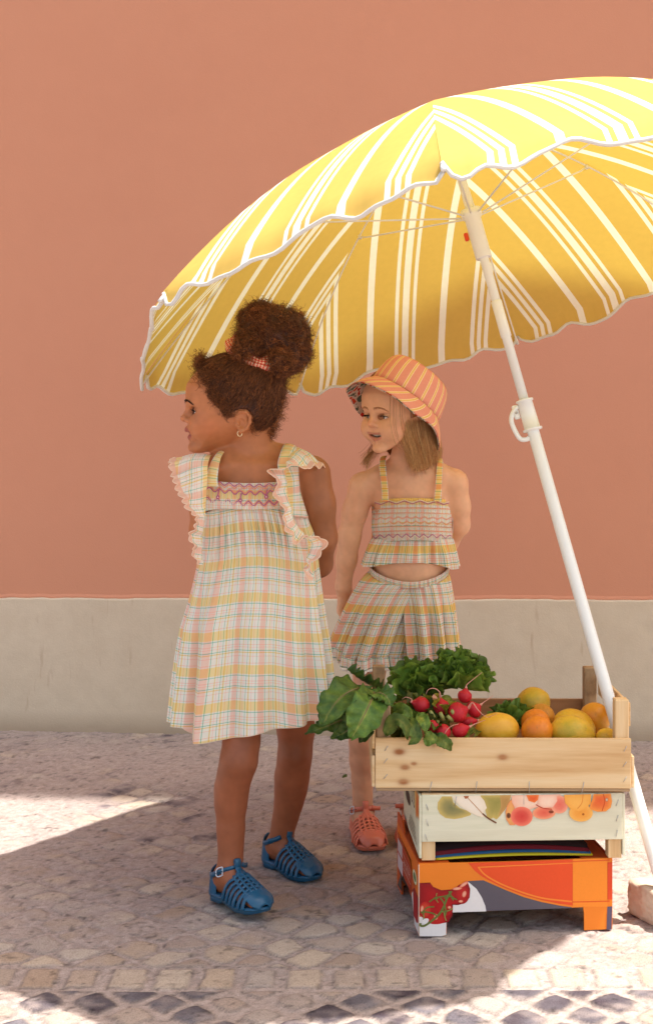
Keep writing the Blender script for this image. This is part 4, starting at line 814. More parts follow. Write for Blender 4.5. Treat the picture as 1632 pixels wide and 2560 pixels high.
for i, l in enumerate(np.linspace(-.0155, .0155, 8)):
    f0 = .0930 - 24 * l * l; u0 = -.0588 + 5.5 * l * l; V_, F_ = box(H2.w(f0, l - .0019, u0 - .0032 + .0004 * (i % 2)), (H2.w(0, .0038, 0) - H2.c), (H2.w(-.003, 0, 0) - H2.c), (H2.w(0, 0, .0056) - H2.c), .0008); b.add(V_, F_)
b.build('teeth', plain('teeth', rgb(232, 222, 206), .3, .5, .03), girl2, smooth=True)
# ================================================================ clothes
def thing_part(name, par_):
    o = bpy.data.objects.new(name, None); C.objects.link(o); o.parent = par_; o['_base'] = list(par_['_base']); o.empty_display_size = .03; return o
def plaid(name, cu=.060, cv=.071, tr=.25, warm=0.0, dp=1.0):
    t = NT(name); s = t.n('SeparateXYZ', {0: t.uv()}); Wt = (.90, .855, .755); pk = rgb(244, 210, 192); ye = rgb(246, 224, 166); te = rgb(158, 204, 184); cr = rgb(238, 214, 150)
    fu = t.math('FRACT', t.math('ADD', t.math('DIVIDE', s.outputs[0], cu), 50.0)); fv = t.math('FRACT', t.math('ADD', t.math('DIVIDE', s.outputs[1], cv), 50.0))
    def ln(lst):
        st = [(0, (1, 1, 1))]
        for a, w_, c in sorted(lst): st += [(a - w_ / 2, c), (a + w_ / 2, (1, 1, 1))]
        return st
    n = lambda c: tuple((a / b) ** dp for a, b in zip(c, Wt))
    U_ = t.ramp(fu, ln([(.12, .21, n(pk)), (.262, .022, n(te)), (.42, .035, n(cr)), (.50, .020, n(pk)), (.60, .020, n(te)), (.70, .045, n(cr)), (.80, .018, n(pk)), (.93, .022, n(te))]), 'CONSTANT')
    V_ = t.ramp(fv, ln([(.15, .25, n(ye)), (.325, .020, n(te)), (.46, .018, n(pk)), (.53, .018, n(pk)), (.62, .020, n(te)), (.68, .03, n(cr)), (.78, .018, n(pk)), (.97, .02, n(pk))]), 'CONSTANT')
    c = t.mix(1.0, t.mix(1.0, U_, V_, 'MULTIPLY'), Wt, 'MULTIPLY'); v = t.obj(); nz = t.noise(v, 18, 3); c = t.mix(1.0, c, t.mix(nz, (.96,) * 3, (1.03,) * 3), 'MULTIPLY')
    w1 = t.noise(t.mapping(t.uv(), (900, 900, 1)), 1.0, 2); t.set(c, .85, .15); t.bump(t.math('ADD', t.math('MULTIPLY', w1, .25), t.noise(v, 40, 3)), .25, .0018); return t.translucent(c, tr)
M['plaid'] = plaid('plaid_cotton'); M['plaid2'] = plaid('plaid_cotton_small', .058, .070, dp=1.55)
t = NT('scallop_trim'); t.set(rgb(240, 196, 172), .8, .15); M['trim'] = t.translucent(rgb(240, 196, 172), .3); M['trim_edge'] = NT('trim_edge').set(rgb(240, 208, 182), .8, .15)
M['purple'] = plain('purple_thread', rgb(190, 102, 140), .6, .3); M['peach'] = plain('peach_thread', rgb(238, 160, 120), .6, .3); M['cream'] = plain('cream_thread', rgb(240, 222, 196), .7, .2)
M['lace'] = plain('white_lace', rgb(236, 228, 214), .8, .2)
sm = lambda x: np.clip(x, 0, 1) ** 2 * (3 - 2 * np.clip(x, 0, 1))
# ---- sundress
ys_ = np.array([1196, 1250, 1275, 1337, 1400, 1472, 1520, 1567, 1637, 1731, 1800, 1850.])
xl_ = np.array([514, 511, 509, 507, 501, 486, 475, 464, 457, 448, 443, 440.]); xr_ = np.array([752, 757, 763, 780, 792, 801, 806, 810, 817, 824, 828, 830.])
hm = [(0, 1752), (12, 1728), (40, 1745), (90, 1762), (140, 1772), (168, 1785), (182, 1797), (196, 1808), (212, 1817), (219, 1841), (228, 1848), (240, 1849), (256, 1842), (272, 1830), (290, 1818), (308, 1806), (322, 1796), (334, 1778), (341, 1768), (344, 1762), (352, 1756), (360, 1752)]
ha = np.radians([a for a, b in hm]); hb = np.array([b for a, b in hm], float)
nphi, nv_ = 420, 150; phi = np.linspace(0, 2 * pi, nphi, endpoint=False); DD = 2.955
def fold_fn(ph, v):
    """soft vertical folds: sparse and deep towards the hem, tight gathers under the yoke"""
    r = 0
    for (c, w_, a, v0) in ((4.10, .07, 1.0, .1), (3.82, .05, -.9, .25), (3.55, .07, .7, .3), (4.45, .09, -.55, .1), (4.72, .10, .45, .15), (5.02, .08, -.5, .2), (5.30, .09, .55, .1), (5.52, .06, -.5, .3), (5.72, .06, .8, .15), (5.93, .05, -2.3, .2), (6.10, .06, .6, .2), (.3, .12, -.8, .2), (.75, .14, .7, .2), (1.2, .12, -.7, .2), (1.7, .15, .7, .2), (2.2, .12, -.7, .2), (2.7, .14, .6, .2), (3.05, .08, -.6, .2), (3.27, .08, .8, .2)):
        d = (ph - c + pi) % (2 * pi) - pi; r = r + a * np.exp(-(d / (w_ * 1.35)) ** 2) * sm((v - v0 * .6) / .6)
    g = np.sin(ph * 46 + 1.2 * np.sin(ph * 5)) * np.exp(-((v - .12) / .09) ** 2) + .6 * np.sin(ph * 31 + 2 * np.sin(ph * 3)) * np.exp(-((v - .26) / .16) ** 2)
    return r * .023 * (.25 + .85 * v) + g * .0050 * (1 - .4 * v)
V = np.zeros((nphi, nv_, 3)); UV = np.zeros((nphi, nv_, 2)); vv = np.linspace(0, 1, nv_)
for i, p in enumerate(phi):
    yh = np.interp(p, ha, hb); fr_ = -sin(p)
    ytop = 1264 + 25 * abs(cos(p)) ** 3 if 1 else 0
    py = ytop + (yh - ytop) * vv; a = (np.interp(py, ys_, xr_) - np.interp(py, ys_, xl_)) / 2 * DD / F; cx_ = ((np.interp(py, ys_, xr_) + np.interp(py, ys_, xl_)) / 2 - CX) * DD / F
    b = a * (.66 + .10 * vv); b = np.where(vv < .12, np.maximum(.076, b * 0 + .078 + .3 * vv * .1), b); b = np.maximum(b, .080); se = 2.25
    rr_ = (abs(cos(p)) ** se + abs(sin(p)) ** se) ** (-1 / se); rad = 1 + 0 * vv; f_ = fold_fn(p, vv)
    nx_, ny_ = cos(p), sin(p); x = cx_ + (a * rr_ + f_) * nx_; y = DD + (b * rr_ + f_) * ny_
    z = 1 - (py - HY) * (DD + b * ny_ * .85) / F; V[i, :, 0] = x; V[i, :, 1] = y; V[i, :, 2] = z; UV[i, :, 1] = -z
circ = 1.02
UV[:, :, 0] = (phi / (2 * pi) * circ)[:, None] + 0.013 * np.sin(vv * 5 + phi[:, None] * 2)[:, :] * .3
UV[:, :, 1] += .008 * np.sin(phi * 3)[:, None]
fc = [f for f in grid_faces(nphi, nv_, True)]
uvx = UV.copy(); Vd = V.reshape(-1, 3)
dress = mesh('dress', Vd, fc, M['plaid'], girl1, uv=UV.reshape(-1, 2), thick=.0015)
hp = V[:, -1, :]; mesh('hem_stitch', *tube(np.vstack([hp, hp[:1]]), .0009, 4, False), M['cream'], dress)
# yoke: smocked band across the chest, with fine pleats and stitched waves
def yoke(x0, x1, yt, yb, dfun, npl, mat, par_, name, amp=.0012, nx=360, ny=26, usc=1.9):
    V = []; U = []
    for i in range(nx):
        s = i / (nx - 1)
        for j in range(ny):
            v = j / (ny - 1); px = x0(v) + (x1(v) - x0(v)) * s; py = yt(s) + (yb(s) - yt(s)) * v; d = dfun(s, v) - amp * (.5 + .5 * cos(2 * pi * npl * s)) * (.5 + .5 * sin(pi * v)); p = P(px, py, d); V.append(p); U.append((p[0] * usc, -p[2] * 1.0))
    return mesh(name, V, grid_faces(nx, ny), mat, par_, uv=U, thick=.0008)
d1 = lambda s, v: 2.873 + .042 * abs(2 * s - 1) ** 3.0 - .006 * v + .002 * s
yk = yoke(lambda v: 509, lambda v: 742, lambda s: 1198 + 12 * sin(pi * s) ** .7 - 2, lambda s: 1266 + 8 * sin(pi * s) + 14 * abs(2 * s - 1) ** 4, d1, 44, M['plaid'], dress, 'smocked_yoke')
def wave(y0, am, n, ph, mat, r=.0011, x0=514, x1=705, cur=12, rep=1, dz=.0026, zig=False, dfn=d1, ext=(509, 758), nm='embroidery', par_=None, slope=0):
    b = MB()
    for q_ in range(rep):
        pts = []
        for s in np.linspace(0, 1, 160):
            x = x0 + (x1 - x0) * s; S = (x - ext[0]) / (ext[1] - ext[0]); k = s * n + ph; w_ = (2 * abs(2 * (k - math.floor(k + .5))) - 1) if zig else cos(2 * pi * k); y = y0 + cur * sin(pi * S) + am * w_ + q_ * 3.2 + slope * s
            pts.append(P(x, y, dfn(S, .5) - dz - .0006 * (q_ % 2)))
        b.add(*tube(pts, r, 5))
    return b.build(nm, mat, par_ or yk)
wave(1202, 3.6, 7.5, .1, M['purple'], x1=700); wave(1207, 3.6, 7.5, .1, M['peach'], x1=700, r=.0009); wave(1221, 4.5, 7.5, .1, M['purple'], x1=704); wave(1217, 4.5, 7.5, .1, M['peach'], x1=704, r=.0009)
wave(1247, 5, 7.5, .3, M['purple'], x1=706); wave(1243, 5, 7.5, .3, M['peach'], x1=706, r=.0009); wave(1251, 5, 7.5, .3, M['peach'], x1=706, r=.0008)
for px, py in ((545, 1243), (601, 1251), (666, 1242)):
    S = (px - 509) / 249.; c = P(px, py, d1(S, .5) - .003); b = MB()
    for k in range(6): a = k * pi / 3; b.add(*tube([c, c + np.array([.0038 * cos(a), -.0008, .0038 * sin(a)])], .0017, 5))
    b.add(*tube([c + np.array([0, 0, .003]), P(px + 2, py - 18, d1(S, .5) - .003)], .0014, 5)); bl_ = b.build('stitched_flower', M['purple'], yk); V_, F_ = tube([c + np.array([0, -.0022, 0]), c + np.array([0, -.0032, 0])], .0014, 8)
for px, py in ((545, 1243), (601, 1251), (666, 1242)):
    c = P(px, py, d1((px - 509) / 249., .5) - .0062); mesh('flower_centre', *tube([c, c + np.array([0, -.0008, 0])], .0013, 8), M['cream'], yk)
# straps and flutter ruffles
def ribbon(c0, c1, n=60, m=8, bul=0.0, us=1.0, name='strap', par_=None, mat=None, th=.0012, wav=None, uo=0, trim=False, vs=1.0):
    A = spline([P(*q) for q in c0], n); B = spline([P(*q) for q in c1], n); V = []; U = []; L = np.concatenate([[0], np.cumsum(np.linalg.norm(np.diff((A + B) / 2, axis=0), axis=1))])
    T = np.gradient((A + B) / 2, axis=0); W_ = B - A; N = np.cross(T, W_); N /= np.linalg.norm(N, axis=1)[:, None] + 1e-9; N[N[:, 1] > 0] *= -1
    for i in range(n):
        for j in range(m):
            v = j / (m - 1); p = A[i] * (1 - v) + B[i] * v + N[i] * bul * sin(pi * v * .9)
            if wav: p = p + N[i] * wav(L[i], v)
            V.append(p); U.append((L[i] * us + uo, v * np.linalg.norm(W_[i]) * vs))
    o = mesh(name, V, grid_faces(n, m), mat, par_, uv=U, thick=th); return o, np.array(V).reshape(n, m, 3)
ribbon([(519, 1216, 2.872), (518, 1190, 2.878), (526, 1160, 2.892), (541, 1135, 2.91), (556, 1122, 2.95), (566, 1126, 3.0)], [(546, 1216, 2.868), (545, 1194, 2.872), (548, 1165, 2.884), (555, 1140, 2.902), (568, 1126, 2.94), (576, 1130, 3.0)], mat=M['plaid'], par_=dress, bul=.002, uo=.02)
ribbon([(714, 1290, 2.868), (714, 1240, 2.870), (708, 1200, 2.874), (694, 1165, 2.880), (700, 1135, 2.898), (710, 1111, 2.945), (716, 1112, 3.0)], [(770, 1296, 2.93), (751, 1235, 2.91), (746, 1195, 2.90), (745, 1165, 2.896), (740, 1140, 2.905), (741, 1122, 2.945), (745, 1120, 3.0)], mat=M['plaid'], par_=dress, bul=.004, uo=.01)
def ruffle(seam, edge, name, n=420, m=16, nsc=24, amp=.0075, seed=0, nw=9, flip=1):
    A = spline([P(*q) for q in seam], n); B = spline([P(*q) for q in edge], n); T = np.gradient(A, axis=0); W_ = B - A; N = np.cross(T, W_); N /= np.linalg.norm(N, axis=1)[:, None] + 1e-9; N[N[:, 1] > 0] *= -1
    N = np.array([np.convolve(N[:, k], np.ones(31) / 31, 'same') for k in range(3)]).T; N /= np.linalg.norm(N, axis=1)[:, None] + 1e-9
    L = np.concatenate([[0], np.cumsum(np.linalg.norm(np.diff(B, axis=0), axis=1))]); s = L / L[-1]; V = []; U = []; Ve = []
    sc = np.abs(np.sin(pi * nsc * s)) ** .5; hem_ = []
    for i in range(n):
        w_ = W_[i]; wl_ = np.linalg.norm(w_); wu = w_ / (wl_ + 1e-9)
        for j in range(m):
            v = j / (m - 1); wave_ = amp * (sin(2 * pi * nw * s[i] + seed) * .75 + .35 * sin(2 * pi * nw * 2.3 * s[i] + 2 * seed)) * v ** 1.2
            p = A[i] + w_ * v + N[i] * (wave_ + .006 * sin(pi * min(v * 1.1, 1))); V.append(p); U.append((L[i] * 1.0 + .02, v * wl_ + .01))
            if j == m - 1: hem_.append(p)
        for j in range(4):
            v = j / 3; e = hem_[-1] + wu * (.003 + .0100 * sc[i]) * v * 1.0 + N[i] * .0008; Ve.append(e)
    o = mesh(name, V, grid_faces(n, m), M['plaid'], dress, uv=U); t_ = mesh('scalloped_trim', Ve, grid_faces(n, 4), M['trim'], o)
    E_ = np.array(Ve).reshape(n, 4, 3)[:, 3]; mesh('trim_stitch', *tube(E_, .0010, 5), M['trim_edge'], o); return o
ruffle([(745, 1118, 3.00), (738, 1120, 2.95), (728, 1133, 2.90), (720, 1150, 2.876), (717, 1165, 2.868), (715, 1180, 2.865), (717, 1205, 2.862), (720, 1235, 2.86), (726, 1265, 2.857), (730, 1285, 2.855), (738, 1305, 2.855), (750, 1322, 2.856), (760, 1335, 2.86), (768, 1350, 2.865), (770, 1368, 2.868), (770, 1388, 2.868), (768, 1405, 2.868), (772, 1424, 2.87)],
       [(808, 1180, 3.00), (792, 1158, 2.92), (768, 1162, 2.87), (744, 1163, 2.845), (712, 1170, 2.835), (680, 1178, 2.84), (698, 1206, 2.84), (698, 1238, 2.84), (707, 1266, 2.835), (719, 1295, 2.825), (720, 1325, 2.82), (742, 1352, 2.82), (765, 1338, 2.83), (794, 1345, 2.85), (800, 1368, 2.85), (786, 1398, 2.845), (765, 1418, 2.845), (775, 1444, 2.86)], 'ruffle', nsc=22, seed=1.0)
ruffle([(530, 1138, 2.93), (525, 1144, 2.90), (520, 1162, 2.875), (519, 1190, 2.866), (517, 1225, 2.862), (515, 1255, 2.862), (514, 1280, 2.865), (512, 1300, 2.868), (508, 1325, 2.872), (506, 1348, 2.875), (505, 1370, 2.875), (505, 1392, 2.875), (505, 1412, 2.875)],
       [(442, 1146, 2.90), (437, 1158, 2.875), (442, 1182, 2.86), (452, 1212, 2.85), (464, 1238, 2.845), (476, 1262, 2.84), (487, 1283, 2.84), (500, 1298, 2.835), (488, 1318, 2.835), (482, 1345, 2.84), (486, 1368, 2.84), (490, 1386, 2.845), (494, 1412, 2.85)], 'ruffle', nsc=17, seed=2.2, nw=7, amp=.006)
# ---- crop top with smocking, straps and peplum
D2c = 3.372
d2 = lambda s, v: 3.302 + .070 * abs(2 * s - 1) ** 2.8 - .004 * sin(pi * v)
tp = mesh('crop_top', *(lambda: (lambda VV: (VV[0], VV[1]))((lambda nx, ny: (np.array([P(930 + 200 * (i / (nx - 1)) + 1.5 * sin(9 * j / ny), 1252 + 5 * (1 - sin(pi * i / (nx - 1))) + 100 * (j / (ny - 1)), d2(i / (nx - 1), j / (ny - 1)) - .0013 * (.5 + .5 * cos(2 * pi * 46 * i / (nx - 1)))) for i in range(nx) for j in range(ny)]), grid_faces(nx, ny)))(380, 24)))(), M['plaid'], girl2, uv=[((930 + 200 * (i / 379)) * .0016, -(1252 + 100 * (j / 23)) * .00055 + .057) for i in range(380) for j in range(24)], thick=.001)
V = []; nx = 60                                  # plain elastic back of the top
for i in range(nx):
    a = pi * i / (nx - 1)
    for j in range(6): V.append(np.array([P(1030, 0, D2c)[0] + .0955 * cos(a), 3.366 + .064 * sin(a), 1 - (1256 + 96 * j / 5 - HY) * D2c / F]))
mesh('back_band', V, grid_faces(nx, 6), M['plaid2'], tp, uv=[(i * .005, j * .018) for i in range(nx) for j in range(6)], thick=.001)
W2 = lambda y, am, n, ph, mat, zig=True, r=.0009, rep=1: wave(y, am, n, ph, mat, r=r, x0=932, x1=1128, cur=-3, zig=zig, dfn=d2, ext=(930, 1130), par_=tp, rep=rep, dz=.0022)
W2(1259, 3.5, 5, .0, M['purple']); W2(1256, 3.5, 5, .0, M['cream'])
for y in (1273, 1285, 1319, 1330): W2(y, 1.2, 30, 0, M['peach'], False); W2(y + 2.6, 1.2, 30, .5, M['cream'], False, .0007)
W2(1297, 3.5, 9, .1, M['peach']); W2(1309, 4, 9, .1, M['peach']); W2(1313, 4, 9, .1, M['cream']); W2(1342, 4.5, 9, .2, M['purple']); W2(1346, 4.5, 9, .2, M['cream'])
V = []; n = 240                                  # frilled top edge
for i in range(n):
    s = i / (n - 1)
    for j in range(4): V.append(P(930 + 200 * s, 1253 + 5 * (1 - sin(pi * s)) - 2.6 * j, d2(s, 0) - .001 + .0018 * sin(2 * pi * 34 * s) * j / 3))
mesh('top_frill', V, grid_faces(n, 4), plain('yellow_cotton', rgb(240, 200, 110), .85, .15), tp, thick=.0008)
ribbon([(955, 1254, 3.305), (953, 1215, 3.315), (948, 1172, 3.332), (949, 1150, 3.355), (952, 1142, 3.40)], [(971, 1254, 3.302), (969, 1215, 3.312), (965, 1172, 3.328), (964, 1148, 3.35), (967, 1140, 3.40)], mat=M['plaid2'], par_=tp, bul=.001, uo=.01, vs=1.4)
ribbon([(1084, 1254, 3.302), (1088, 1215, 3.312), (1090, 1178, 3.325), (1092, 1150, 3.35), (1090, 1140, 3.40)], [(1102, 1254, 3.305), (1103, 1215, 3.315), (1105, 1178, 3.330), (1106, 1155, 3.355), (1104, 1146, 3.40)], mat=M['plaid2'], par_=tp, bul=.001, uo=.03, vs=1.4)
def skirt(name, D, top, bot, mat, par_, nphi=300, nv=36, folds=(), amp=.004, nf=26, depth=.66, mind=.062, usc=1.0, ycur=0, sag=None, gath=.0, vph=0, thick=.0012, twist=0, pinch=None, hemw=0, flp=.8):
    """top/bot: (xl, xr, y_front, y_side, y_back) in photo pixels"""
    ph = np.linspace(0, 2 * pi, nphi, endpoint=False); V = np.zeros((nphi, nv, 3)); U = np.zeros((nphi, nv, 2)); vv = np.linspace(0, 1, nv)
    for i, p in enumerate(ph):
        fr = max(-sin(p), 0); bk = max(sin(p), 0); sdv = 1 - fr - bk
        yt = top[2] * fr ** 1 + top[4] * bk + top[3] * (1 - fr - bk); yb = bot[2] * fr + bot[4] * bk + (bot[3] if cos(p) < 0 else bot[5]) * (1 - fr - bk)
        if sag: yb = yb + sag(p)
        py = yt + (yb - yt) * vv; fl = vv ** flp; xl = top[0] + (bot[0] - top[0]) * fl; xr = top[1] + (bot[1] - top[1]) * fl; a = (xr - xl) / 2 * D / F; c = ((xl + xr) / 2 - CX) * D / F; b = np.maximum(a * depth, mind)
        f_ = sum(am * np.exp(-(((p - cc + pi) % (2 * pi) - pi) / w_) ** 2) for cc, w_, am in folds) * sm(vv * 1.4) + amp * np.sin(nf * p + 1.5 * np.sin(3 * p + vph)) * (gath + (1 - gath) * vv) * (.6 + .4 * np.sin(5 * p + 1))
        pn = 1.0 if pinch is None else pinch(p, vv)
        V[i, :, 0] = c + (a + f_) * cos(p); V[i, :, 1] = D + (b * pn + f_) * sin(p); V[i, :, 2] = 1 - (py - HY) * (D + b * sin(p) * .8) / F; U[i, :, 0] = p / (2 * pi) * usc; U[i, :, 1] = -V[i, :, 2]
    return mesh(name, V.reshape(-1, 3), grid_faces(nphi, nv, True), mat, par_, uv=U.reshape(-1, 2), thick=thick), V
pep, _ = skirt('peplum', D2c, (930, 1130, 1348, 1346, 1345), (903, 1146, 1408, 1412, 1400, 1416), M['plaid2'], tp, folds=((4.0, .10, .008), (4.4, .1, -.006), (4.75, .12, .007), (5.15, .1, -.007), (5.5, .12, .010), (3.6, .12, .008), (5.85, .1, .008)), amp=.0042, nf=34, depth=.62, mind=.066, usc=.85, gath=.45, sag=lambda p: 12 * math.exp(-((p - 5.65) / .3) ** 2) + 7 * math.exp(-((p - 3.75) / .35) ** 2) - 3 * math.exp(-((p - 4.75) / .3) ** 2))
# ---- shorts
sh = thing_part('shorts', girl2)
for (tx0, tx1, bx0, bx1, yi, yo, foo, ybk) in ((926, 1082, 828, 1004, 1640, 1594, 1, 1), (966, 1119, 990, 1146, 1640, 1596, -1, 1)):
    # each leg of the shorts is its own gathered tube; the two overlap above the crotch
    si = (lambda p, f=foo: 10 * math.exp(-((p - (4.35 if f > 0 else 4.95)) / .45) ** 2))
    fo = tuple((c, w_ * .9, a) for c, w_, a in ((3.55, .12, .010), (3.85, .07, -.011), (4.10, .11, .012), (4.36, .06, -.013), (4.62, .11, .012), (4.88, .06, -.012), (5.12, .11, .011), (5.42, .07, -.012), (5.72, .12, .010), (6.05, .08, -.008)))
    lg_, lV = skirt('shorts_leg', D2c - .004 + .002 * (foo < 0), (tx0, tx1, 1462, 1428, 1422), (bx0, bx1, yi, yo if foo > 0 else yi + 4, 1575, yi + 4 if foo > 0 else yo), M['plaid2'], sh, nphi=300, nv=60, folds=fo, amp=.0022, nf=22, depth=.72, mind=.064, usc=.62, gath=.8, flp=.7, vph=foo, sag=si)
    e = lV[:, -1]; cen = e.mean(0); ncol = len(e); K2 = 5; V = []; fr_ = []
    for i in range(ncol):
        out = e[i] - cen; out[2] = 0; out /= np.linalg.norm(out) + 1e-9
        for j in range(K2):
            v = j / (K2 - 1); V.append(e[i] + np.array([0, 0, -.025 * v]) + out * (.003 * v + .0042 * sin(i * 2 * pi * 30 / ncol) * (.35 + v) * .8))
        fr_.append(V[-1])
    mesh('hem_frill', V, grid_faces(ncol, K2, True), M['plaid2'], sh, uv=[(i * .0031, j * .0065 + .02) for i in range(ncol) for j in range(K2)], thick=.001)
    V = []; fr_ = np.array(fr_); m_ = ncol * 2
    for i in range(m_):
        a = fr_[int(i / 2) % ncol] * (1 - (i % 2) * .5) + fr_[(int(i / 2) + 1) % ncol] * (i % 2) * .5
        for j in range(3): V.append(a + np.array([0, 0, -(.003 + .0045 * abs(sin(i * pi * 36 / m_))) * j / 2]))
    mesh('lace_edge', V, grid_faces(m_, 3, True), M['lace'], sh, thick=.0008)
V = []; U = []; nb = 420                         # gathered waistband
for i in range(nb):
    p = 2 * pi * i / nb; fr = max(-sin(p), 0); bk = max(sin(p), 0); y0 = 1452 * fr + 1412 * bk + 1414 * (1 - fr - bk)
    if fr > 0: y0 += -9 * (1 - fr) * fr * 2
    for j in range(7):
        y = y0 + 17 * j / 6; r_ = .0022 * (.5 + .5 * cos(p * 52)) * sin(pi * j / 6 * .9 + .1); b = .0625; a = 96 * D2c / F; V.append(np.array([P(1022, 0, D2c)[0] + (a + r_ + .001) * cos(p), D2c - .004 + (b + r_ + .004) * sin(p), 1 - (y - HY) * (D2c + b * sin(p) * .8) / F])); U.append((p * .26, j * .004 + .032))
mesh('waistband', V, grid_faces(nb, 7, True), M['plaid2'], sh, uv=U, thick=.0012)

# ---- bucket hat
t = NT('striped_hat_cloth'); s = t.n('SeparateXYZ', {0: t.uv()}); fu = t.math('FRACT', t.math('ADD', s.outputs[0], 40.0)); or_ = rgb(230, 154, 132); pkk = rgb(232, 132, 108); yy = rgb(232, 190, 112); wh_ = rgb(246, 228, 188)
c = t.ramp(fu, [(0, or_), (.52, wh_), (.57, yy), (.75, wh_), (.80, or_)], 'CONSTANT'); c = t.mix(t.math('MULTIPLY', t.noise(t.obj(), 14, 2), .0), c, pkk); c = t.mix(1.0, c, t.mix(t.noise(t.obj(), 220, 3), (.92,) * 3, (1.07,) * 3), 'MULTIPLY'); t.set(c, .9, .15); t.bump(t.noise(t.obj(), 400, 3), .3, .001); M['hat'] = t.m
t = NT('floral_lining'); v = t.obj(); vo = t.n('TexVoronoi', {'Vector': v, 'Scale': 75.0}); n = t.noise(v, 55, 3); c = t.ramp(n, [(.36, rgb(92, 110, 96)), (.44, rgb(214, 200, 184)), (.54, rgb(226, 212, 196)), (.58, rgb(190, 52, 44)), (.66, rgb(214, 96, 52))], 'CONSTANT'); t.set(c, .9, .15); M['floral'] = t.m
Cs, Cb = P(1011, 1000, 3.325), P(983, 1049, 3.313); ns = np.array([.50, .20, .84]); ns /= np.linalg.norm(ns); nb_ = np.array([.46, .36, .81]); nb_ /= np.linalg.norm(nb_)
def ringp(c, n, r, th, ra=1.0):
    e1 = H2.R[0] - (H2.R[0] @ n) * n; e1 /= np.linalg.norm(e1); e2 = np.cross(n, e1); return c + r * (e1 * cos(th) * 1.17 + e2 * sin(th) * .87)
def lathe_rings(name, rings, mat, par_, n=160, uv=None, thick=.0016, m=None, closed=True):
    V = []; U = []; N_ = len(rings)
    for i in range(n):
        th = 2 * pi * i / n
        pts = [ringp(*q(th)) if callable(q) else ringp(*q[:3], th, *(q[3:])) for q in rings]; pts = spline(pts, m) if m else pts
        for j, p in enumerate(pts): V.append(p); U.append(uv(th, j / (len(pts) - 1)))
    return mesh(name, V, grid_faces(n, len(pts), True), mat, par_, uv=U, thick=thick)
def seam_jit(th): return 1 + .010 * sin(3 * th + 1)
crn = lambda h, r: (lambda th: (Cs + ns * h + np.array([0, 0, .0015 * sin(2 * th)]), ns, r * seam_jit(th), th, .90))
cr = lathe_rings('bucket_hat', [crn(0, .0900), crn(.012, .0895), crn(.032, .0875), crn(.052, .0835), crn(.066, .0775), crn(.074, .0710)], M['hat'], girl2, uv=lambda th, v: (((th + 1.15) % (2 * pi)) * 3.6, v))
lathe_rings('crown_top', [crn(.074 + .005 * (1 - k / 7 * k / 7 if 0 else 1 - (1 - k / 7) ** 2) , .0710 * (1 - k / 7 * .98)) for k in range(8)], M['hat'], cr, uv=lambda th, v: (2.2 * (1 - v) * sin(th) + .2, v))
def brim_ring(v, off=0.0):
    def f(th):
        c = Cs * (1 - v) + Cb * v + off * ns * -1; n = ns * (1 - v) + nb_ * v; n = n / np.linalg.norm(n); r = .0900 + (.1225 - .0900) * v - off * .8 + .004 * sin(pi * v) * 1.0
        return c + n * (.0035 * sin(4 * th + .6) + .0022 * sin(7 * th + 2)) * v ** 1.5, n, r * seam_jit(th) ** (1 - v), th, .90 - .02 * v
    return f
lathe_rings('brim', [brim_ring(v) for v in np.linspace(0, 1, 12)], M['hat'], cr, uv=lambda th, v: (((th + .3) % (2 * pi)) * 3.9 + (.9 * v if ((th + .3) % (2 * pi)) < 2.2 else -.8 * v if ((th + .3) % (2 * pi)) < 4.6 else .5 * v), v))
lathe_rings('hat_lining', [brim_ring(v, .0022) for v in np.linspace(0, .985, 10)], M['floral'], cr, uv=lambda th, v: (th, v), thick=.0006)
mesh('band_seam', *tube([ringp(Cs, ns, .0905 * seam_jit(a), a, .90) for a in np.linspace(0, 2 * pi, 90)], .0007, 5, False), plain('seam_thread', rgb(196, 110, 80), .8), cr)
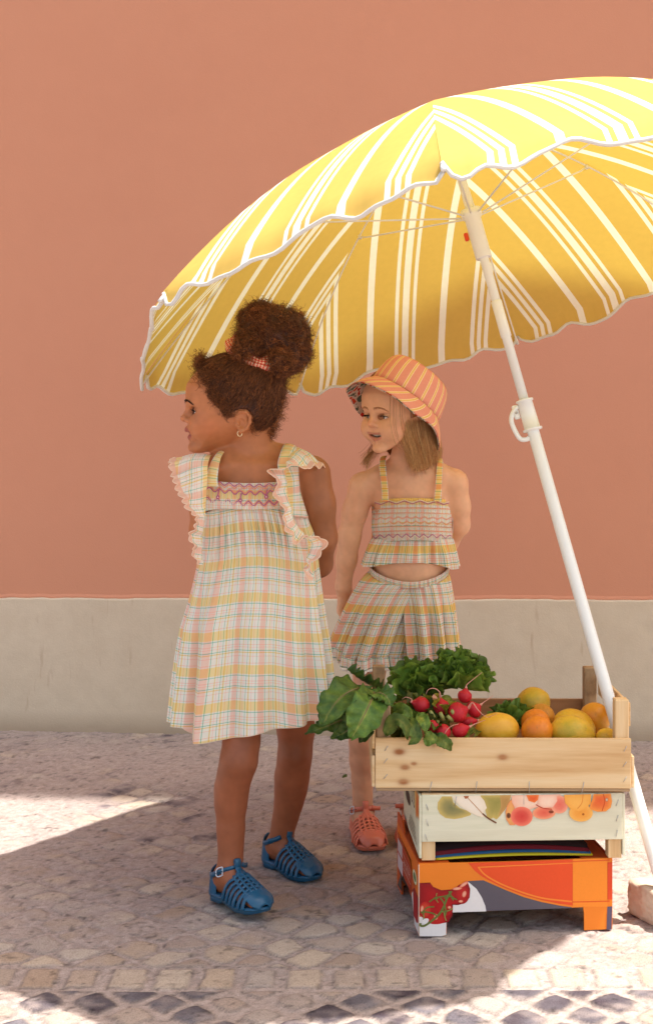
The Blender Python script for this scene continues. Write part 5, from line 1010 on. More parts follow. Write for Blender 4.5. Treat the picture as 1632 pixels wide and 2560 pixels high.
# ---- jelly sandals
def sandal(q, mat, par_, L=.172, hwid=.033, side=1, name='sandal', lift=0.0):
    """q(a, b, z): foot frame; side = +1 when the buckle is on the +b side"""
    sd_ = thing_part(name, par_)
    hw = lambda a: np.interp(a, [-.004, .004, .02, .055, .085, .12, .15, .166, .1735], [.006, .019, .0265, .0255, .0305, .0365, .0330, .0205, .004])
    Ht = lambda a: np.interp(a, [-.004, .03, .06, .085, .115, .15, .166, .176], [.050, .062, .074, .064, .050, .035, .027, .010])
    hwu = lambda a: np.interp(a, [-.004, .02, .055, .085, .12, .15, .166, .174], [.012, .0255, .0255, .0305, .0365, .0330, .0205, .006])
    zt = lambda a: np.interp(a, [0, .06, .12, .174], [.019, .016, .0125, .014]); zb_ = lambda a: np.interp(a, [-.004, .050, .054, .066, .12, .16, .174], [0, 0, .005, .005, .0, .0015, .005])
    mb_ = MB(); aa = np.concatenate([np.linspace(-.0039, .045, 14), [.050, .054, .060, .066], np.linspace(.075, .173, 26)]); n = 13; V = []
    for a in aa:
        for k in range(n): b = hw(a) * (2 * k / (n - 1) - 1); V.append(q(a, b, zt(a)))
        for k in range(n): b = hw(a) * (1 - 2 * k / (n - 1)) * .97; V.append(q(a, b, zb_(a)))
    m_ = 2 * n; Fc = [(i * m_ + k, i * m_ + (k + 1) % m_, (i + 1) * m_ + (k + 1) % m_, (i + 1) * m_ + k) for i in range(len(aa) - 1) for k in range(m_)] + [tuple(range(m_))[::-1], tuple((len(aa) - 1) * m_ + k for k in range(m_))]
    sole = mesh('sole', V, Fc, mat, sd_)
    rim = [q(a, hw(a) * s_, zt(a) - .003) for s_, al in ((1, aa), (-1, aa[::-1])) for a in al]; mesh('sole_rim', *tube(np.array(rim + rim[:1]), .0026, 6, False), mat, sole)
    def S(a, ph, off=.003): w_ = hwu(a) + off; return q(a, w_ * cos(ph), zt(a) - .004 + (Ht(a) - zt(a) + .006 + off) * sin(ph) ** .85 if 0 < ph < pi else zt(a) - .004)
    up = MB()
    def strip(path, w_, th_=.0026, n=18):
        c = np.array([S(*p) for p in spline(path, n)]); T = np.gradient(c, axis=0); cen = np.array([q(p[0], 0, .012) for p in spline(path, n)]); N = c - cen; N -= (np.sum(N * T, 1) / np.sum(T * T, 1))[:, None] * T; N /= np.linalg.norm(N, axis=1)[:, None] + 1e-9; B = np.cross(T / (np.linalg.norm(T, axis=1)[:, None] + 1e-9), N); V = []
        for i in range(n):
            for (bx_, nx_) in ((-1, -.6), (-1, .3), (-.7, 1), (.7, 1), (1, .3), (1, -.6)): V.append(c[i] + B[i] * bx_ * w_ / 2 + N[i] * nx_ * th_ / 2)
        m_ = 6; up.add(V, [(i * m_ + k, i * m_ + (k + 1) % m_, (i + 1) * m_ + (k + 1) % m_, (i + 1) * m_ + k) for i in range(n - 1) for k in range(m_)] + [tuple(range(m_))[::-1], tuple((n - 1) * m_ + k for k in range(m_))])
    for sg in (1, -1):                            # side bars from the sole up to the woven vamp
        ang = lambda d: d if sg > 0 else pi - d
        for a0, a1 in ((.070, .094), (.087, .105), (.103, .116), (.119, .127), (.134, .138), (.148, .147)): strip([(a0, ang(.02)), (a0 * .75 + a1 * .25, ang(.30)), (a0 * .35 + a1 * .65, ang(.72)), (a1, ang(1.02))], .0072)
        strip([(.066, ang(.02)), (.069, ang(.08))], .004, n=4)
    for k in range(5): strip([(.093 + k * .0108, 1.00), (.091 + k * .0108, pi / 2), (.093 + k * .0108, pi - 1.00)], .0052, .0030)
    for k in range(5): f = (k - 2) / 2; strip([(.088, pi / 2 + f * .50), (.115, pi / 2 + f * .58), (.146, pi / 2 + f * .62)], .0042, .0034)
    V = []; na, nb_ = 12, 24                      # toe cap
    for i in range(na):
        a = .141 + (.1745 - .141) * i / (na - 1)
        for k in range(nb_): ph = .62 + (pi - 1.24) * k / (nb_ - 1) if i < 4 else (.62 * (1 - (i - 3) / (na - 4)) + .02) + (pi - 2 * (.62 * (1 - (i - 3) / (na - 4)) + .02)) * k / (nb_ - 1); V.append(S(a, min(max(ph, .001), pi - .001), .0042))
    up.add(V, grid_faces(na, nb_))
    # heel counter
    V = []; ths = np.linspace(-2.05, 2.05, 30)
    for th in ths:
        for j in range(8):
            z = .012 + j / 7 * (.044 + .012 * max(0, 1 - abs(th) / 1.2) - .012 * max(0, abs(th) - 1.3) * 1.5); r_ = .0275 - .0035 * (z / .05) ** 2; V.append(q(.0235 - r_ * cos(th) * 1.02, r_ * sin(th), z))
    up.add(V, grid_faces(30, 8))
    upo = up.build('upper', mat, sd_); sol = upo.modifiers.new('solid', 'SOLIDIFY'); sol.thickness = .0018; sol.offset = 0
    st = MB()                                      # tongue strap up the instep and the ankle strap through it
    def flat(pts, w_, wdir, th_=.0028, n=26):
        c = spline(pts, n); T = np.gradient(c, axis=0); T /= np.linalg.norm(T, axis=1)[:, None]; V = []
        for i in range(n):
            wd_ = wdir(i / (n - 1)); wd_ = wd_ - (wd_ @ T[i]) * T[i]; wd_ /= np.linalg.norm(wd_); N = np.cross(T[i], wd_)
            for (bx_, nx_) in ((-1, -1), (-1, 1), (1, 1), (1, -1)): V.append(c[i] + wd_ * bx_ * w_(i / (n - 1)) / 2 + N * nx_ * th_ / 2)
        st.add(V, [(i * 4 + k, i * 4 + (k + 1) % 4, (i + 1) * 4 + (k + 1) % 4, (i + 1) * 4 + k) for i in range(n - 1) for k in range(4)] + [(3, 2, 1, 0), tuple((n - 1) * 4 + k for k in range(4))])
    la = q(0, 1, 0) - q(0, 0, 0); upv = q(0, 0, 1) - q(0, 0, 0); fa = q(1, 0, 0) - q(0, 0, 0); la /= np.linalg.norm(la); upv /= np.linalg.norm(upv); fa /= np.linalg.norm(fa)
    flat([q(.104, 0, .058), q(.092, 0, .066), q(.082, 0, .073), q(.076, 0, .082), q(.075, 0, .089)], lambda s_: .024 - .011 * sm(s_ * 1.8), lambda s_: la)
    flat([q(.075, 0, .091), q(.080, 0, .089), q(.081, 0, .081), q(.080, 0, .073)], lambda s_: .013, lambda s_: la, n=12)
    loop = [q(.034 + .040 * cos(a) * (1 if cos(a) > 0 else .8), .0300 * sin(a), .058 + .016 * max(cos(a), -.2)) for a in np.linspace(-2.1, 2.1, 15)]
    flat(loop, lambda s_: .0100, lambda s_: upv + fa * .25, n=50); ext_ = q(.062, -side * .0300, .070); flat([q(.070, -side * .016, .076), ext_, q(.054, -side * .040, .068)], lambda s_: .0095, lambda s_: upv, n=8)
    st.build('ankle_strap', mat, sd_)
    a = 1.05 * side; bc = q(.034 + .0415 * cos(a), .0330 * sin(a), .058 + .016 * cos(a)); tdir = q(.034 + .0415 * cos(a + .1), .0330 * sin(a + .1), .058 + .016 * cos(a + .1)) - bc; tdir /= np.linalg.norm(tdir)
    bk_ = [bc + tdir * .0078 * x_ + upv * .0085 * y_ for x_, y_ in ((1, -.75), (1, .75), (.8, 1), (-.4, 1), (-1, .5), (-1, -.5), (-.4, -1), (.8, -1), (1, -.75))]; mesh('buckle', *tube(spline(bk_, 40), .0013, 6, False), M['buckle'], sd_)
    hl = MB()
    for k in (-2, -1, 0, 1, 2, 3): pth = bc + tdir * (.0055 * k + .002) + np.cross(tdir, upv) * .0; outn = np.cross(tdir, upv); outn = outn if outn @ (bc - q(.02, 0, .06)) > 0 else -outn; hl.add(*tube([pth + outn * .0010, pth + outn * .0019], .0011, 8))
    hl.build('strap_hole', M['hole'], sd_); return sd_
M['hole'] = NT('strap_hole').set((.02, .03, .05), .8, .1); t = NT('clear_buckle'); M['buckle'] = t.set(rgb(206, 206, 214), .2, .5)
t = NT('blue_jelly'); t.set(rgb(26, 84, 116), .32, .5); t.b.inputs['Subsurface Weight'].default_value = .15; t.b.inputs['Subsurface Radius'].default_value = (.002, .004, .006); M['jblue'] = t.m
t = NT('pink_jelly'); t.set(rgb(214, 118, 92), .35, .5); t.b.inputs['Subsurface Weight'].default_value = .15; t.b.inputs['Subsurface Radius'].default_value = (.006, .003, .002); M['jpink'] = t.m
sandal(qA, M['jblue'], girl1, side=-1); sandal(qB, M['jblue'], girl1, side=1); sandal(qC, M['jpink'], girl2, L=.165, side=-1); sandal(qD, M['jpink'], girl2, L=.165, side=1)
# ================================================================ hair
M['hair1'] = vcol('curly_hair', .55, .35, .3, 150, 0); M['hair2'] = vcol('straight_hair', .38, .5, .15, 150, 0)
def strands(name, PT, r, K, mat, parent, extra=None):
    """PT (n, m, 3) many strands at once, triangular section; K (n, 3) colour of each"""
    n, m, _ = PT.shape; T = np.gradient(PT, axis=1); T /= np.linalg.norm(T, axis=2, keepdims=True) + 1e-12
    a = np.where(np.abs(T[..., 2:3]) < .85, np.array([0, 0, 1.]), np.array([1., 0, 0])); N = np.cross(T, a); N /= np.linalg.norm(N, axis=2, keepdims=True) + 1e-12; B = np.cross(T, N)
    rr = np.broadcast_to(np.asarray(r, float).reshape(-1, 1) if np.ndim(r) else np.full((n, 1), r), (n, m)) * (1 - .55 * np.linspace(0, 1, m) ** 3)[None]
    V = np.stack([PT + rr[..., None] * (cos(2 * pi * k / 3) * N + sin(2 * pi * k / 3) * B) for k in range(3)], 2)
    i, j, k = np.meshgrid(np.arange(n), np.arange(m - 1), np.arange(3), indexing='ij'); b = (i * m + j) * 3; k2 = (k + 1) % 3
    Fc = np.stack([b + k, b + k2, b + 3 + k2, b + 3 + k], -1).reshape(-1, 4); V = V.reshape(-1, 3); KK = np.repeat(K, m * 3, 0)
    if extra is not None: Fc = np.concatenate([Fc, extra[1] + len(V)]); V = np.concatenate([V, extra[0]]); KK = np.concatenate([KK, extra[2]])
    return mesh(name, V, Fc, mat, parent, col=KK)
rh = np.random.default_rng(3)
hd, hl_ = np.array(rgb(64, 34, 22)), np.array(rgb(204, 126, 72))
def tint(n, b=.30, s=.22): t_ = np.clip(rh.normal(b, s, n), 0, 1)[:, None]; return hd * (1 - t_) + hl_ * t_
def coils(C0, N0, n, ln=(.018, .034), rad=(.0022, .0042), m=13, jit=.5):
    """short springy curls growing from C0 along N0"""
    D = N0 + jit * rh.normal(size=(n, 3)); D /= np.linalg.norm(D, axis=1, keepdims=True); A = np.cross(D, rh.normal(size=(n, 3))); A /= np.linalg.norm(A, axis=1, keepdims=True); B = np.cross(D, A)
    L = rh.uniform(*ln, n)[:, None, None]; R = rh.uniform(*rad, n)[:, None, None]; t = np.linspace(0, 1, m)[None, :, None]; w = rh.uniform(7, 13, n)[:, None, None]; ph = rh.uniform(0, 6.3, n)[:, None, None]
    bend = rh.normal(size=(n, 1, 3)) * .3; return C0[:, None] + (D[:, None] + bend * t) * L * t + (A[:, None] * np.cos(w * t + ph) + B[:, None] * np.sin(w * t + ph)) * R * np.minimum(t * 4, 1)
blobs = [(P(668, 842, 2.955), (.066, .062, .062)), (P(715, 838, 2.955), (.050, .052, .058)), (P(725, 880, 2.955), (.044, .050, .044)), (P(702, 905, 2.95), (.036, .045, .034)), (P(655, 795, 2.955), (.046, .045, .030)), (P(640, 858, 2.95), (.040, .045, .034)), (P(616, 878, 2.898), (.026, .018, .026)), (P(700, 905, 2.90), (.026, .02, .026))]
def unit(n): q = rh.normal(size=(n, 3)); return q / np.linalg.norm(q, axis=1, keepdims=True)
puffs = []; cores = []
for c, r in blobs:
    n = int(2600 * (r[0] / .06) ** 2) + 700; u = unit(n); f = rh.uniform(.72, 1.0, n)[:, None]; p = c + u * np.array(r) * f; keep = np.ones(n, bool)
    for c2, r2 in blobs:
        if c2 is not c: keep &= np.sum(((p - c2) / (np.array(r2) * .74)) ** 2, 1) > 1
    p, u = p[keep], u[keep]; clump = noise(p, 55, 4, 2)[:, None]; puffs.append((p + u * (clump - .5) * .022, u))
Fp = Field(np.arange(-.22, .01, .0035), np.arange(2.86, 3.05, .0035), np.arange(1.07, 1.28, .0035))
for c, r in blobs: Fp.ell(c, np.array(r) * .93, None, .012)
Xn = np.stack(np.meshgrid(Fp.x, Fp.y, Fp.z, indexing='ij'), -1); Fp.f += ((noise(Xn, 60, 2, 3) - .5) * .018).astype(np.float32); core = Fp.mesh()
PP = np.concatenate([p for p, u in puffs]); UU = np.concatenate([u for p, u in puffs]); PT = coils(PP, UU * .7, len(PP), (.008, .019), (.0022, .0046), jit=1.0); K = tint(len(PP)) * (.65 + .9 * np.clip(noise(PP, 38, 8, 2) - .15, 0, 1))[:, None]
# cap of hair swept from the hairline back to the tie
hairpoly = np.array([PX(*p) for p in [(484, 900), (492, 928), (502, 948), (517, 960), (519, 988), (530, 1000), (545, 1010), (552, 1036), (566, 1044), (577, 1030), (592, 1023), (612, 1024), (626, 1042), (629, 1062), (636, 1078), (652, 1090), (690, 1100), (770, 1090), (770, 850), (480, 850)]])
def inpoly(f, u, poly):
    r = np.zeros(f.shape, bool)
    for (x0, y0), (x1, y1) in zip(poly, np.roll(poly, -1, 0)): r ^= ((y0 > u) != (y1 > u)) & (f < (x1 - x0) * (u - y0) / (y1 - y0 + 1e-12) + x0)
    return r
c0 = np.array([-.010, 0, .012])
def scalp(D, off=0.0):                            # distance from c0 along direction D to the skull surface
    lo = np.full(D.shape[:-1], .02); hi = np.full(D.shape[:-1], .17)
    for _ in range(18):
        md = (lo + hi) / 2; p = c0 + D * md[..., None]; s_ = skull(p[..., 0], p[..., 1], p[..., 2]) < 0; lo = np.where(s_, md, lo); hi = np.where(s_, hi, md)
    return lo + off
def w1(p): return H1.c + p @ H1.R
th, ph = np.meshgrid(np.linspace(0, pi, 120), np.linspace(0, 2 * pi, 200, endpoint=False), indexing='ij'); D = np.stack([np.sin(th) * np.cos(ph), np.sin(th) * np.sin(ph), np.cos(th)], -1)
r_ = scalp(D); p = c0 + D * r_[..., None]; m_ = inpoly(p[..., 0], p[..., 2], hairpoly)
mk = m_.astype(float)
for _ in range(3): mk = (mk + np.roll(mk, 1, 1) + np.roll(mk, -1, 1) + np.vstack([mk[1:], mk[-1:]]) + np.vstack([mk[:1], mk[:-1]])) / 5
p = c0 + D * (r_ + (-.006 + .0115 * np.clip(mk, 0, 1)) + .003 * (noise(p, 60, 3, 2) - .5) * m_)[..., None]
a = (np.arange(119)[:, None] * 200 + np.arange(200)[None]).ravel(); a2 = (np.arange(119)[:, None] * 200 + (np.arange(200)[None] + 1) % 200).ravel(); cf = np.stack([a, a + 200, a2 + 200, a2], 1)
capV = w1(p.reshape(-1, 3)); capK = np.tile(hd * 1.25, (len(capV), 1))
tie = np.array([-.056, 0, .092]); N = 9000; s0 = unit(N * 3); r0 = scalp(s0); q = c0 + s0 * r0[:, None]; ok = inpoly(q[:, 0], q[:, 2], hairpoly) & (q[:, 2] > -.085); s0 = s0[ok][:N]; N = len(s0)
e0 = (tie - c0) / np.linalg.norm(tie - c0); m = 14; t = np.linspace(0, 1, m)[None, :, None] * rh.uniform(.25, .8, N)[:, None, None]; Dk = s0[:, None] * (1 - t) + e0 * t; Dk /= np.linalg.norm(Dk, axis=2, keepdims=True)
side = np.cross(Dk, e0); side /= np.linalg.norm(side, axis=2, keepdims=True) + 1e-9; Dk = Dk + side * (.022 * np.sin(t * rh.uniform(14, 26, N)[:, None, None] + rh.uniform(0, 6, N)[:, None, None])); Dk /= np.linalg.norm(Dk, axis=2, keepdims=True)
rc = scalp(Dk) + .0055 + .0028 * np.sin(t[..., 0] * rh.uniform(10, 30, N)[:, None] + rh.uniform(0, 6, N)[:, None]) + rh.uniform(-.001, .002, N)[:, None]; comb = w1((c0 + Dk * rc[..., None]).reshape(-1, 3)).reshape(N, m, 3); Kc = tint(N, .22, .16)
# soft curls along the hairline, the front tuft and the nape
def edge_curls(pts, n, spread, l=.0, ln=(.008, .018), out=.7):
    c = spline(pts, 200)[rh.integers(0, 200, n)]; q = np.stack([PX(x, y) for x, y in c]); f, u = q[:, 0], q[:, 1]; D_ = np.stack([f - c0[0], rh.uniform(*l, n) if not np.isscalar(l) else np.full(n, l), u - c0[2]], 1); D_ /= np.linalg.norm(D_, axis=1, keepdims=True)
    return D_, n
def surf_curls(pts, n, lat=1, sp=6, ln=(.008, .018), jit=.8, off=.003):
    c = spline(pts, 200)[rh.integers(0, 200, n)] + rh.normal(size=(n, 2)) * sp; q = np.array([PX(x, y) for x, y in c]); P0 = []
    for f, u in q:
        lo, hi = 0.0, .08
        for _ in range(14):
            md = (lo + hi) / 2
            if skull(np.array(f), np.array(md), np.array(u)) < 0: lo = md
            else: hi = md
        P0.append((f, lo * lat + off * lat, u))
    P0 = np.array(P0); Nn = np.stack([np.zeros(n) - .3, np.full(n, lat * .5), np.full(n, .2)], 1); return coils(w1(P0), Nn @ H1.R, n, ln, (.0012, .003), m=11, jit=jit)
ex = [surf_curls([(504, 948), (519, 962), (521, 988), (533, 1001), (548, 1012), (555, 1032), (567, 1040)], 420, 1, 4, jit=.5, off=.001), surf_curls([(524, 985), (547, 1000), (562, 1026)], 420, 1, 8, jit=.5, off=.001), surf_curls([(500, 940), (520, 930), (540, 950)], 500, 1, 13), surf_curls([(628, 1060), (640, 1080), (660, 1088), (680, 1075)], 420, 1, 6), surf_curls([(502, 948), (517, 962), (519, 988), (546, 1012)], 200, -1, 5)]
c = P(505, 909, 2.95); n = 420; ex.append(coils(c + rh.normal(size=(n, 3)) * np.array([.008, .016, .009]), np.tile([-.2, -.1, .7], (n, 1)), n, (.006, .013), (.0014, .0032), m=13)); n = 500
cx2 = np.linspace(500, 640, n); ex.append(coils(np.array([P(x, 915 - 26 * sin((x - 495) / 150 * pi / 2) + rh.normal() * 4, 2.95 + rh.normal() * .022) for x in cx2]), np.tile([-.1, 0, 1.], (n, 1)), n, (.006, .014), (.001, .0025), m=13))
nb = 380; t_ = rh.uniform(0, 1, nb); bkp = spline([(712, 940), (712, 985), (702, 1030), (688, 1060), (668, 1088)], 200)[(t_ * 199).astype(int)]; ex.append(coils(np.array([P(x - 5, y, 2.95 + rh.normal() * .025) for x, y in bkp]), np.tile([.7, 0, -.2], (nb, 1)), nb, (.008, .022), (.0012, .003), m=13))
allP = [PT]; allK = [K]
def pad(A, m): # resample strand arrays to m points
    n, k, _ = A.shape; x = np.linspace(0, k - 1, m); i = np.minimum(x.astype(int), k - 2); f = (x - i)[None, :, None]; return A[:, i] * (1 - f) + A[:, i + 1] * f
for A in ex: allP.append(A); allK.append(tint(len(A), .28, .18))
allP.append(comb); allK.append(Kc); PTa = np.concatenate([pad(A, 13) for A in allP]); Ka = np.concatenate(allK)
coreK = np.tile(hd * 1.2, (len(core[0]), 1)); ev = np.concatenate([capV, core[0]]); ef = np.concatenate([cf, core[1] + len(capV)]); ek = np.concatenate([capK, coreK])
strands('hair', PTa, .00040, Ka, M['hair1'], girl1, (ev, ef, ek))
# gingham scrunchie
t = NT('gingham'); s = t.n('SeparateXYZ', {0: t.uv()}); gx = t.math('GREATER_THAN', t.math('FRACT', t.math('MULTIPLY', s.outputs[0], 1)), .5); gy_ = t.math('GREATER_THAN', t.math('FRACT', t.math('MULTIPLY', s.outputs[1], 1)), .5)
c = t.ramp(t.math('DIVIDE', t.math('ADD', gx, gy_), 2.0), [(0, rgb(240, 214, 190)), (.3, rgb(226, 120, 92)), (.8, rgb(196, 44, 42))], 'CONSTANT'); t.set(c, .8, .2); M['ging'] = t.m
sc_c = P(648, 884, 2.952); n_ = np.array([.30, -.36, .88]); n_ /= np.linalg.norm(n_); a1 = np.cross(n_, [0, 1., 0]); a1 /= np.linalg.norm(a1); a2 = np.cross(n_, a1); V = []; U = []; nr, nm = 160, 22
for i in range(nr):
    A_ = 2 * pi * i / nr; mj = .058; mn = .0135 * (1 + .14 * sin(7 * A_) + .10 * sin(13 * A_ + 1)) + .0035 * max(0, -sin(A_ + .3)); c = sc_c + mj * (a1 * cos(A_) + a2 * sin(A_)); rd = a1 * cos(A_) + a2 * sin(A_)
    for j in range(nm): b_ = 2 * pi * j / nm; rr_ = mn * (1 + .10 * sin(5 * b_ + 6 * A_)); V.append(c + rr_ * (rd * cos(b_) + n_ * sin(b_) * 1.15)); U.append((A_ * mj / .0055, b_ * .0135 / .0055))
mesh('scrunchie', V, [(i * nm + j, ((i + 1) % nr) * nm + j, ((i + 1) % nr) * nm + (j + 1) % nm, i * nm + (j + 1) % nm) for i in range(nr) for j in range(nm)], M['ging'], girl1, uv=U)
# ---- straight light brown hair below the hat
gd = [[(978, 965, 3.275), (972, 1040, 3.250), (980, 1080, 3.252), (1004, 1110, 3.268), (1024, 1142, 3.285), (1036, 1168, 3.300)], [(990, 970, 3.275), (992, 1050, 3.255), (1008, 1095, 3.265), (1024, 1130, 3.282), (1034, 1174, 3.300)], [(1010, 965, 3.278), (1020, 1065, 3.262), (1030, 1120, 3.275), (1042, 1178, 3.300)],
      [(1034, 975, 3.29), (1046, 1085, 3.280), (1054, 1130, 3.290), (1058, 1178, 3.312)], [(1056, 1015, 3.305), (1070, 1100, 3.300), (1076, 1138, 3.315), (1076, 1172, 3.335)], [(1074, 1030, 3.335), (1090, 1112, 3.340), (1094, 1138, 3.355), (1089, 1163, 3.365)],
      [(1076, 1030, 3.400), (1092, 1115, 3.410), (1090, 1145, 3.415), (1080, 1165, 3.415)], [(1050, 1010, 3.43), (1058, 1110, 3.45), (1054, 1150, 3.45), (1048, 1172, 3.445)], [(1010, 1050, 3.455), (1008, 1100, 3.46), (1000, 1140, 3.455), (990, 1160, 3.45)], [(980, 1050, 3.44), (978, 1080, 3.44), (970, 1105, 3.435), (962, 1125, 3.42)], [(950, 1045, 3.41), (948, 1070, 3.41), (945, 1090, 3.40), (942, 1110, 3.39)]]
G = np.array([spline([P(*q) for q in g], 16) for g in gd]); hA, hB = np.array(rgb(178, 112, 62)), np.array(rgb(255, 212, 146))
def guide(s):
    s = np.asarray(s); i = np.minimum(s.astype(int), len(G) - 2); f = (s - i)[:, None, None]; return G[i] * (1 - f) + G[i + 1] * f
N = 5200; s = np.concatenate([rh.uniform(1.0, 6.6, 3300), rh.uniform(1.1, 2.8, 600), rh.uniform(6, 9, 1300)]); A = guide(s); cl = np.floor(s * 14); cr_ = _h(cl.astype(int), cl.astype(int) * 0, cl.astype(int) * 0, 3)
off = rh.normal(size=(N, 1, 3)) * np.array([.0048, .0055, .0014]); gw = np.linspace(.6, 1.5, 16)[None, :, None]; A = A + off * gw
A[:, :, 0] += .0022 * np.sin(np.linspace(0, 5, 16)[None] + cr_[:, None] * 9) * np.linspace(0, 1, 16)[None]; ls = .90 + rh.normal(size=N) * .055 - .10 * (rh.uniform(size=N) < .25) * rh.uniform(size=N); A = A[:, :1] + (A - A[:, :1]) * ls[:, None, None]; A[:, :, 0] += (rh.normal(size=N) * .004)[:, None] * np.linspace(0, 1, 16)[None] ** 2; tt = np.clip(.45 + .5 * (cr_ - .5) + rh.normal(size=N) * .18, 0, 1)[:, None]; Kh = hA * (1 - tt) + hB * tt
wis = []                                          # loose strands over the cheek and behind the chin
for i in range(9):
    u = rh.uniform(-.3, 3.4); base_ = [(980 + 10 * u, 950, 3.262), (978 + 10 * u, 985, 3.238), (976 + 11 * u, 1040, 3.226), (980 + 13 * u + rh.normal() * 2, 1082, 3.224), (993 + 11 * u, 1112 + rh.normal() * 4, 3.234), (1014 + 8 * u, 1130 + 10 * u, 3.252), (1034, 1148 + 16 * u, 3.28)]; wis.append(spline([P(*q) for q in base_], 16))
for i in range(90):
    u = rh.uniform(); v_ = rh.normal(); k_ = rh.uniform(.5, 1); wis.append(spline([P(968 - 26 * u, 1095 + 8 * v_, 3.37), P(948 - 18 * u + v_ * 3, 1122 + 6 * v_, 3.34), P(930 - 18 * u + 4 * v_, 1138 + 8 * u + 7 * v_, 3.325), P(916 - 20 * u * k_ + 5 * v_, 1146 + 18 * k_ + 9 * v_, 3.31)], 16))
for i in range(30):
    u = rh.uniform(); wis.append(spline([P(928 + 4 * u, 1108, 3.34), P(922 - 3 * u, 1130, 3.33), P(920 - 4 * u, 1160 + 8 * u, 3.32), P(919 - 5 * u, 1170 + 8 * u, 3.32)], 16))
Wv = np.array(wis); Kw = np.clip(hA * .8 + (hB - hA) * rh.uniform(0, .6, (len(Wv), 1)), 0, 1)
sh_s = np.linspace(.9, 10, 90); SV = guide(sh_s); cen_ = P(1010, 0, 3.35); cen_[2] = 0; d_ = SV - cen_; d_[..., 2] = 0; SV = SV - d_ * .07; SV = SV.reshape(-1, 3); ii, jj = np.meshgrid(np.arange(89), np.arange(15), indexing='ij'); a = (ii * 16 + jj).ravel(); sf = np.stack([a, a + 16, a + 17, a + 1], 1)
# scalp part under the hat so no bare skin shows
th, ph = np.meshgrid(np.linspace(0, pi * .62, 60), np.linspace(0, 2 * pi, 100, endpoint=False), indexing='ij'); D = np.stack([np.sin(th) * np.cos(ph), np.sin(th) * np.sin(ph), np.cos(th)], -1); r_ = scalp(D); p = c0 + D * r_[..., None]; msk = (p[..., 0] < .045 + .1 * np.clip(p[..., 2] - .03, 0, 1)) ; p = c0 + D * (r_ + np.where(msk, .0012, -.008))[..., None]
a = (np.arange(59)[:, None] * 100 + np.arange(100)[None]).ravel(); a2 = (np.arange(59)[:, None] * 100 + (np.arange(100)[None] + 1) % 100).ravel(); c2f = np.stack([a, a + 100, a2 + 100, a2], 1); c2v = H2.c + p.reshape(-1, 3) @ H2.R
ev = np.concatenate([SV, c2v]); ef = np.concatenate([sf, c2f + len(SV)]); ek = np.tile(hA * .7, (len(ev), 1))
strands('hair', np.concatenate([A, Wv]), .00042, np.concatenate([Kh, Kw]), M['hair2'], girl2, (ev, ef, ek))
# ================================================================ produce in the top crate
def leafmat(name, c1, c2, c3, rough=.45):
    t = NT(name); a = t.n('Attribute', attribute_name='Col').outputs[0]; v = t.obj(); n = t.noise(v, 45, 4); c = t.ramp(n, [(.32, c1), (.5, c2), (.68, c3)]); c = t.mix(1.0, c, a, 'MULTIPLY'); t.set(c, rough, .35)
    n2 = t.n('TexVoronoi', {'Vector': v, 'Scale': 130.0}, feature='DISTANCE_TO_EDGE').outputs[0]; t.bump(t.math('ADD', t.math('MULTIPLY', t.ramp(n2, [(0, (0,) * 3), (.12, (1,) * 3)]), .6), n), .35, .002); return t.translucent(c, .3)
M['lettuce'] = leafmat('lettuce_leaf', (.085, .160, .022), (.15, .25, .035), (.25, .35, .07)); M['chard'] = leafmat('chard_leaf', (.045, .100, .018), (.085, .155, .024), (.15, .23, .035), .38)
M['rleaf'] = leafmat('radish_leaf', (.07, .10, .02), (.16, .19, .035), (.30, .28, .06)); M['stem'] = plain('leaf_stem', rgb(150, 150, 80), .5); M['rstem'] = plain('chard_stem', rgb(128, 108, 70), .45)
rl = np.random.default_rng(11)
def frilly(base, di, nm, ln, wd, ruf=.010, k=7, curl=.015, spread=1.15, nr=12, na=44, ph=0):
    di = np.asarray(di, float); di /= np.linalg.norm(di); nm = np.asarray(nm, float); nm = nm - (nm @ di) * di; nm /= np.linalg.norm(nm); sd_ = np.cross(nm, di); V = []; K = []; U = []
    for i in range(nr):
        r = i / (nr - 1)
        for j in range(na):
            a = -1 + 2 * j / (na - 1); an = a * spread; rr = ln * r * (1 - .10 * a * a) * (1 + .05 * r * sin(3 * k * a + ph)); w_ = wd / ln * 1.15
            e = r ** 2.2; z = curl * r * r * (1 - .6 * a * a) + ruf * e * sin(k * a * 1.6 + ph) + ruf * .42 * e * e * sin(k * a * 3.7 + 2 * ph + 2 * r) + .004 * abs(a) * r
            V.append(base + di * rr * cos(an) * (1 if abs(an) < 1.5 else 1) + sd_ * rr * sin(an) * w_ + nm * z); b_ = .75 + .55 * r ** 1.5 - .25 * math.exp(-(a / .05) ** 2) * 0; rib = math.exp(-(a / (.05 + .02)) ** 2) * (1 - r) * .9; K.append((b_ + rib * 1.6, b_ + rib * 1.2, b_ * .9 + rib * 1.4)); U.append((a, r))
    return V, grid_faces(nr, na), U, K
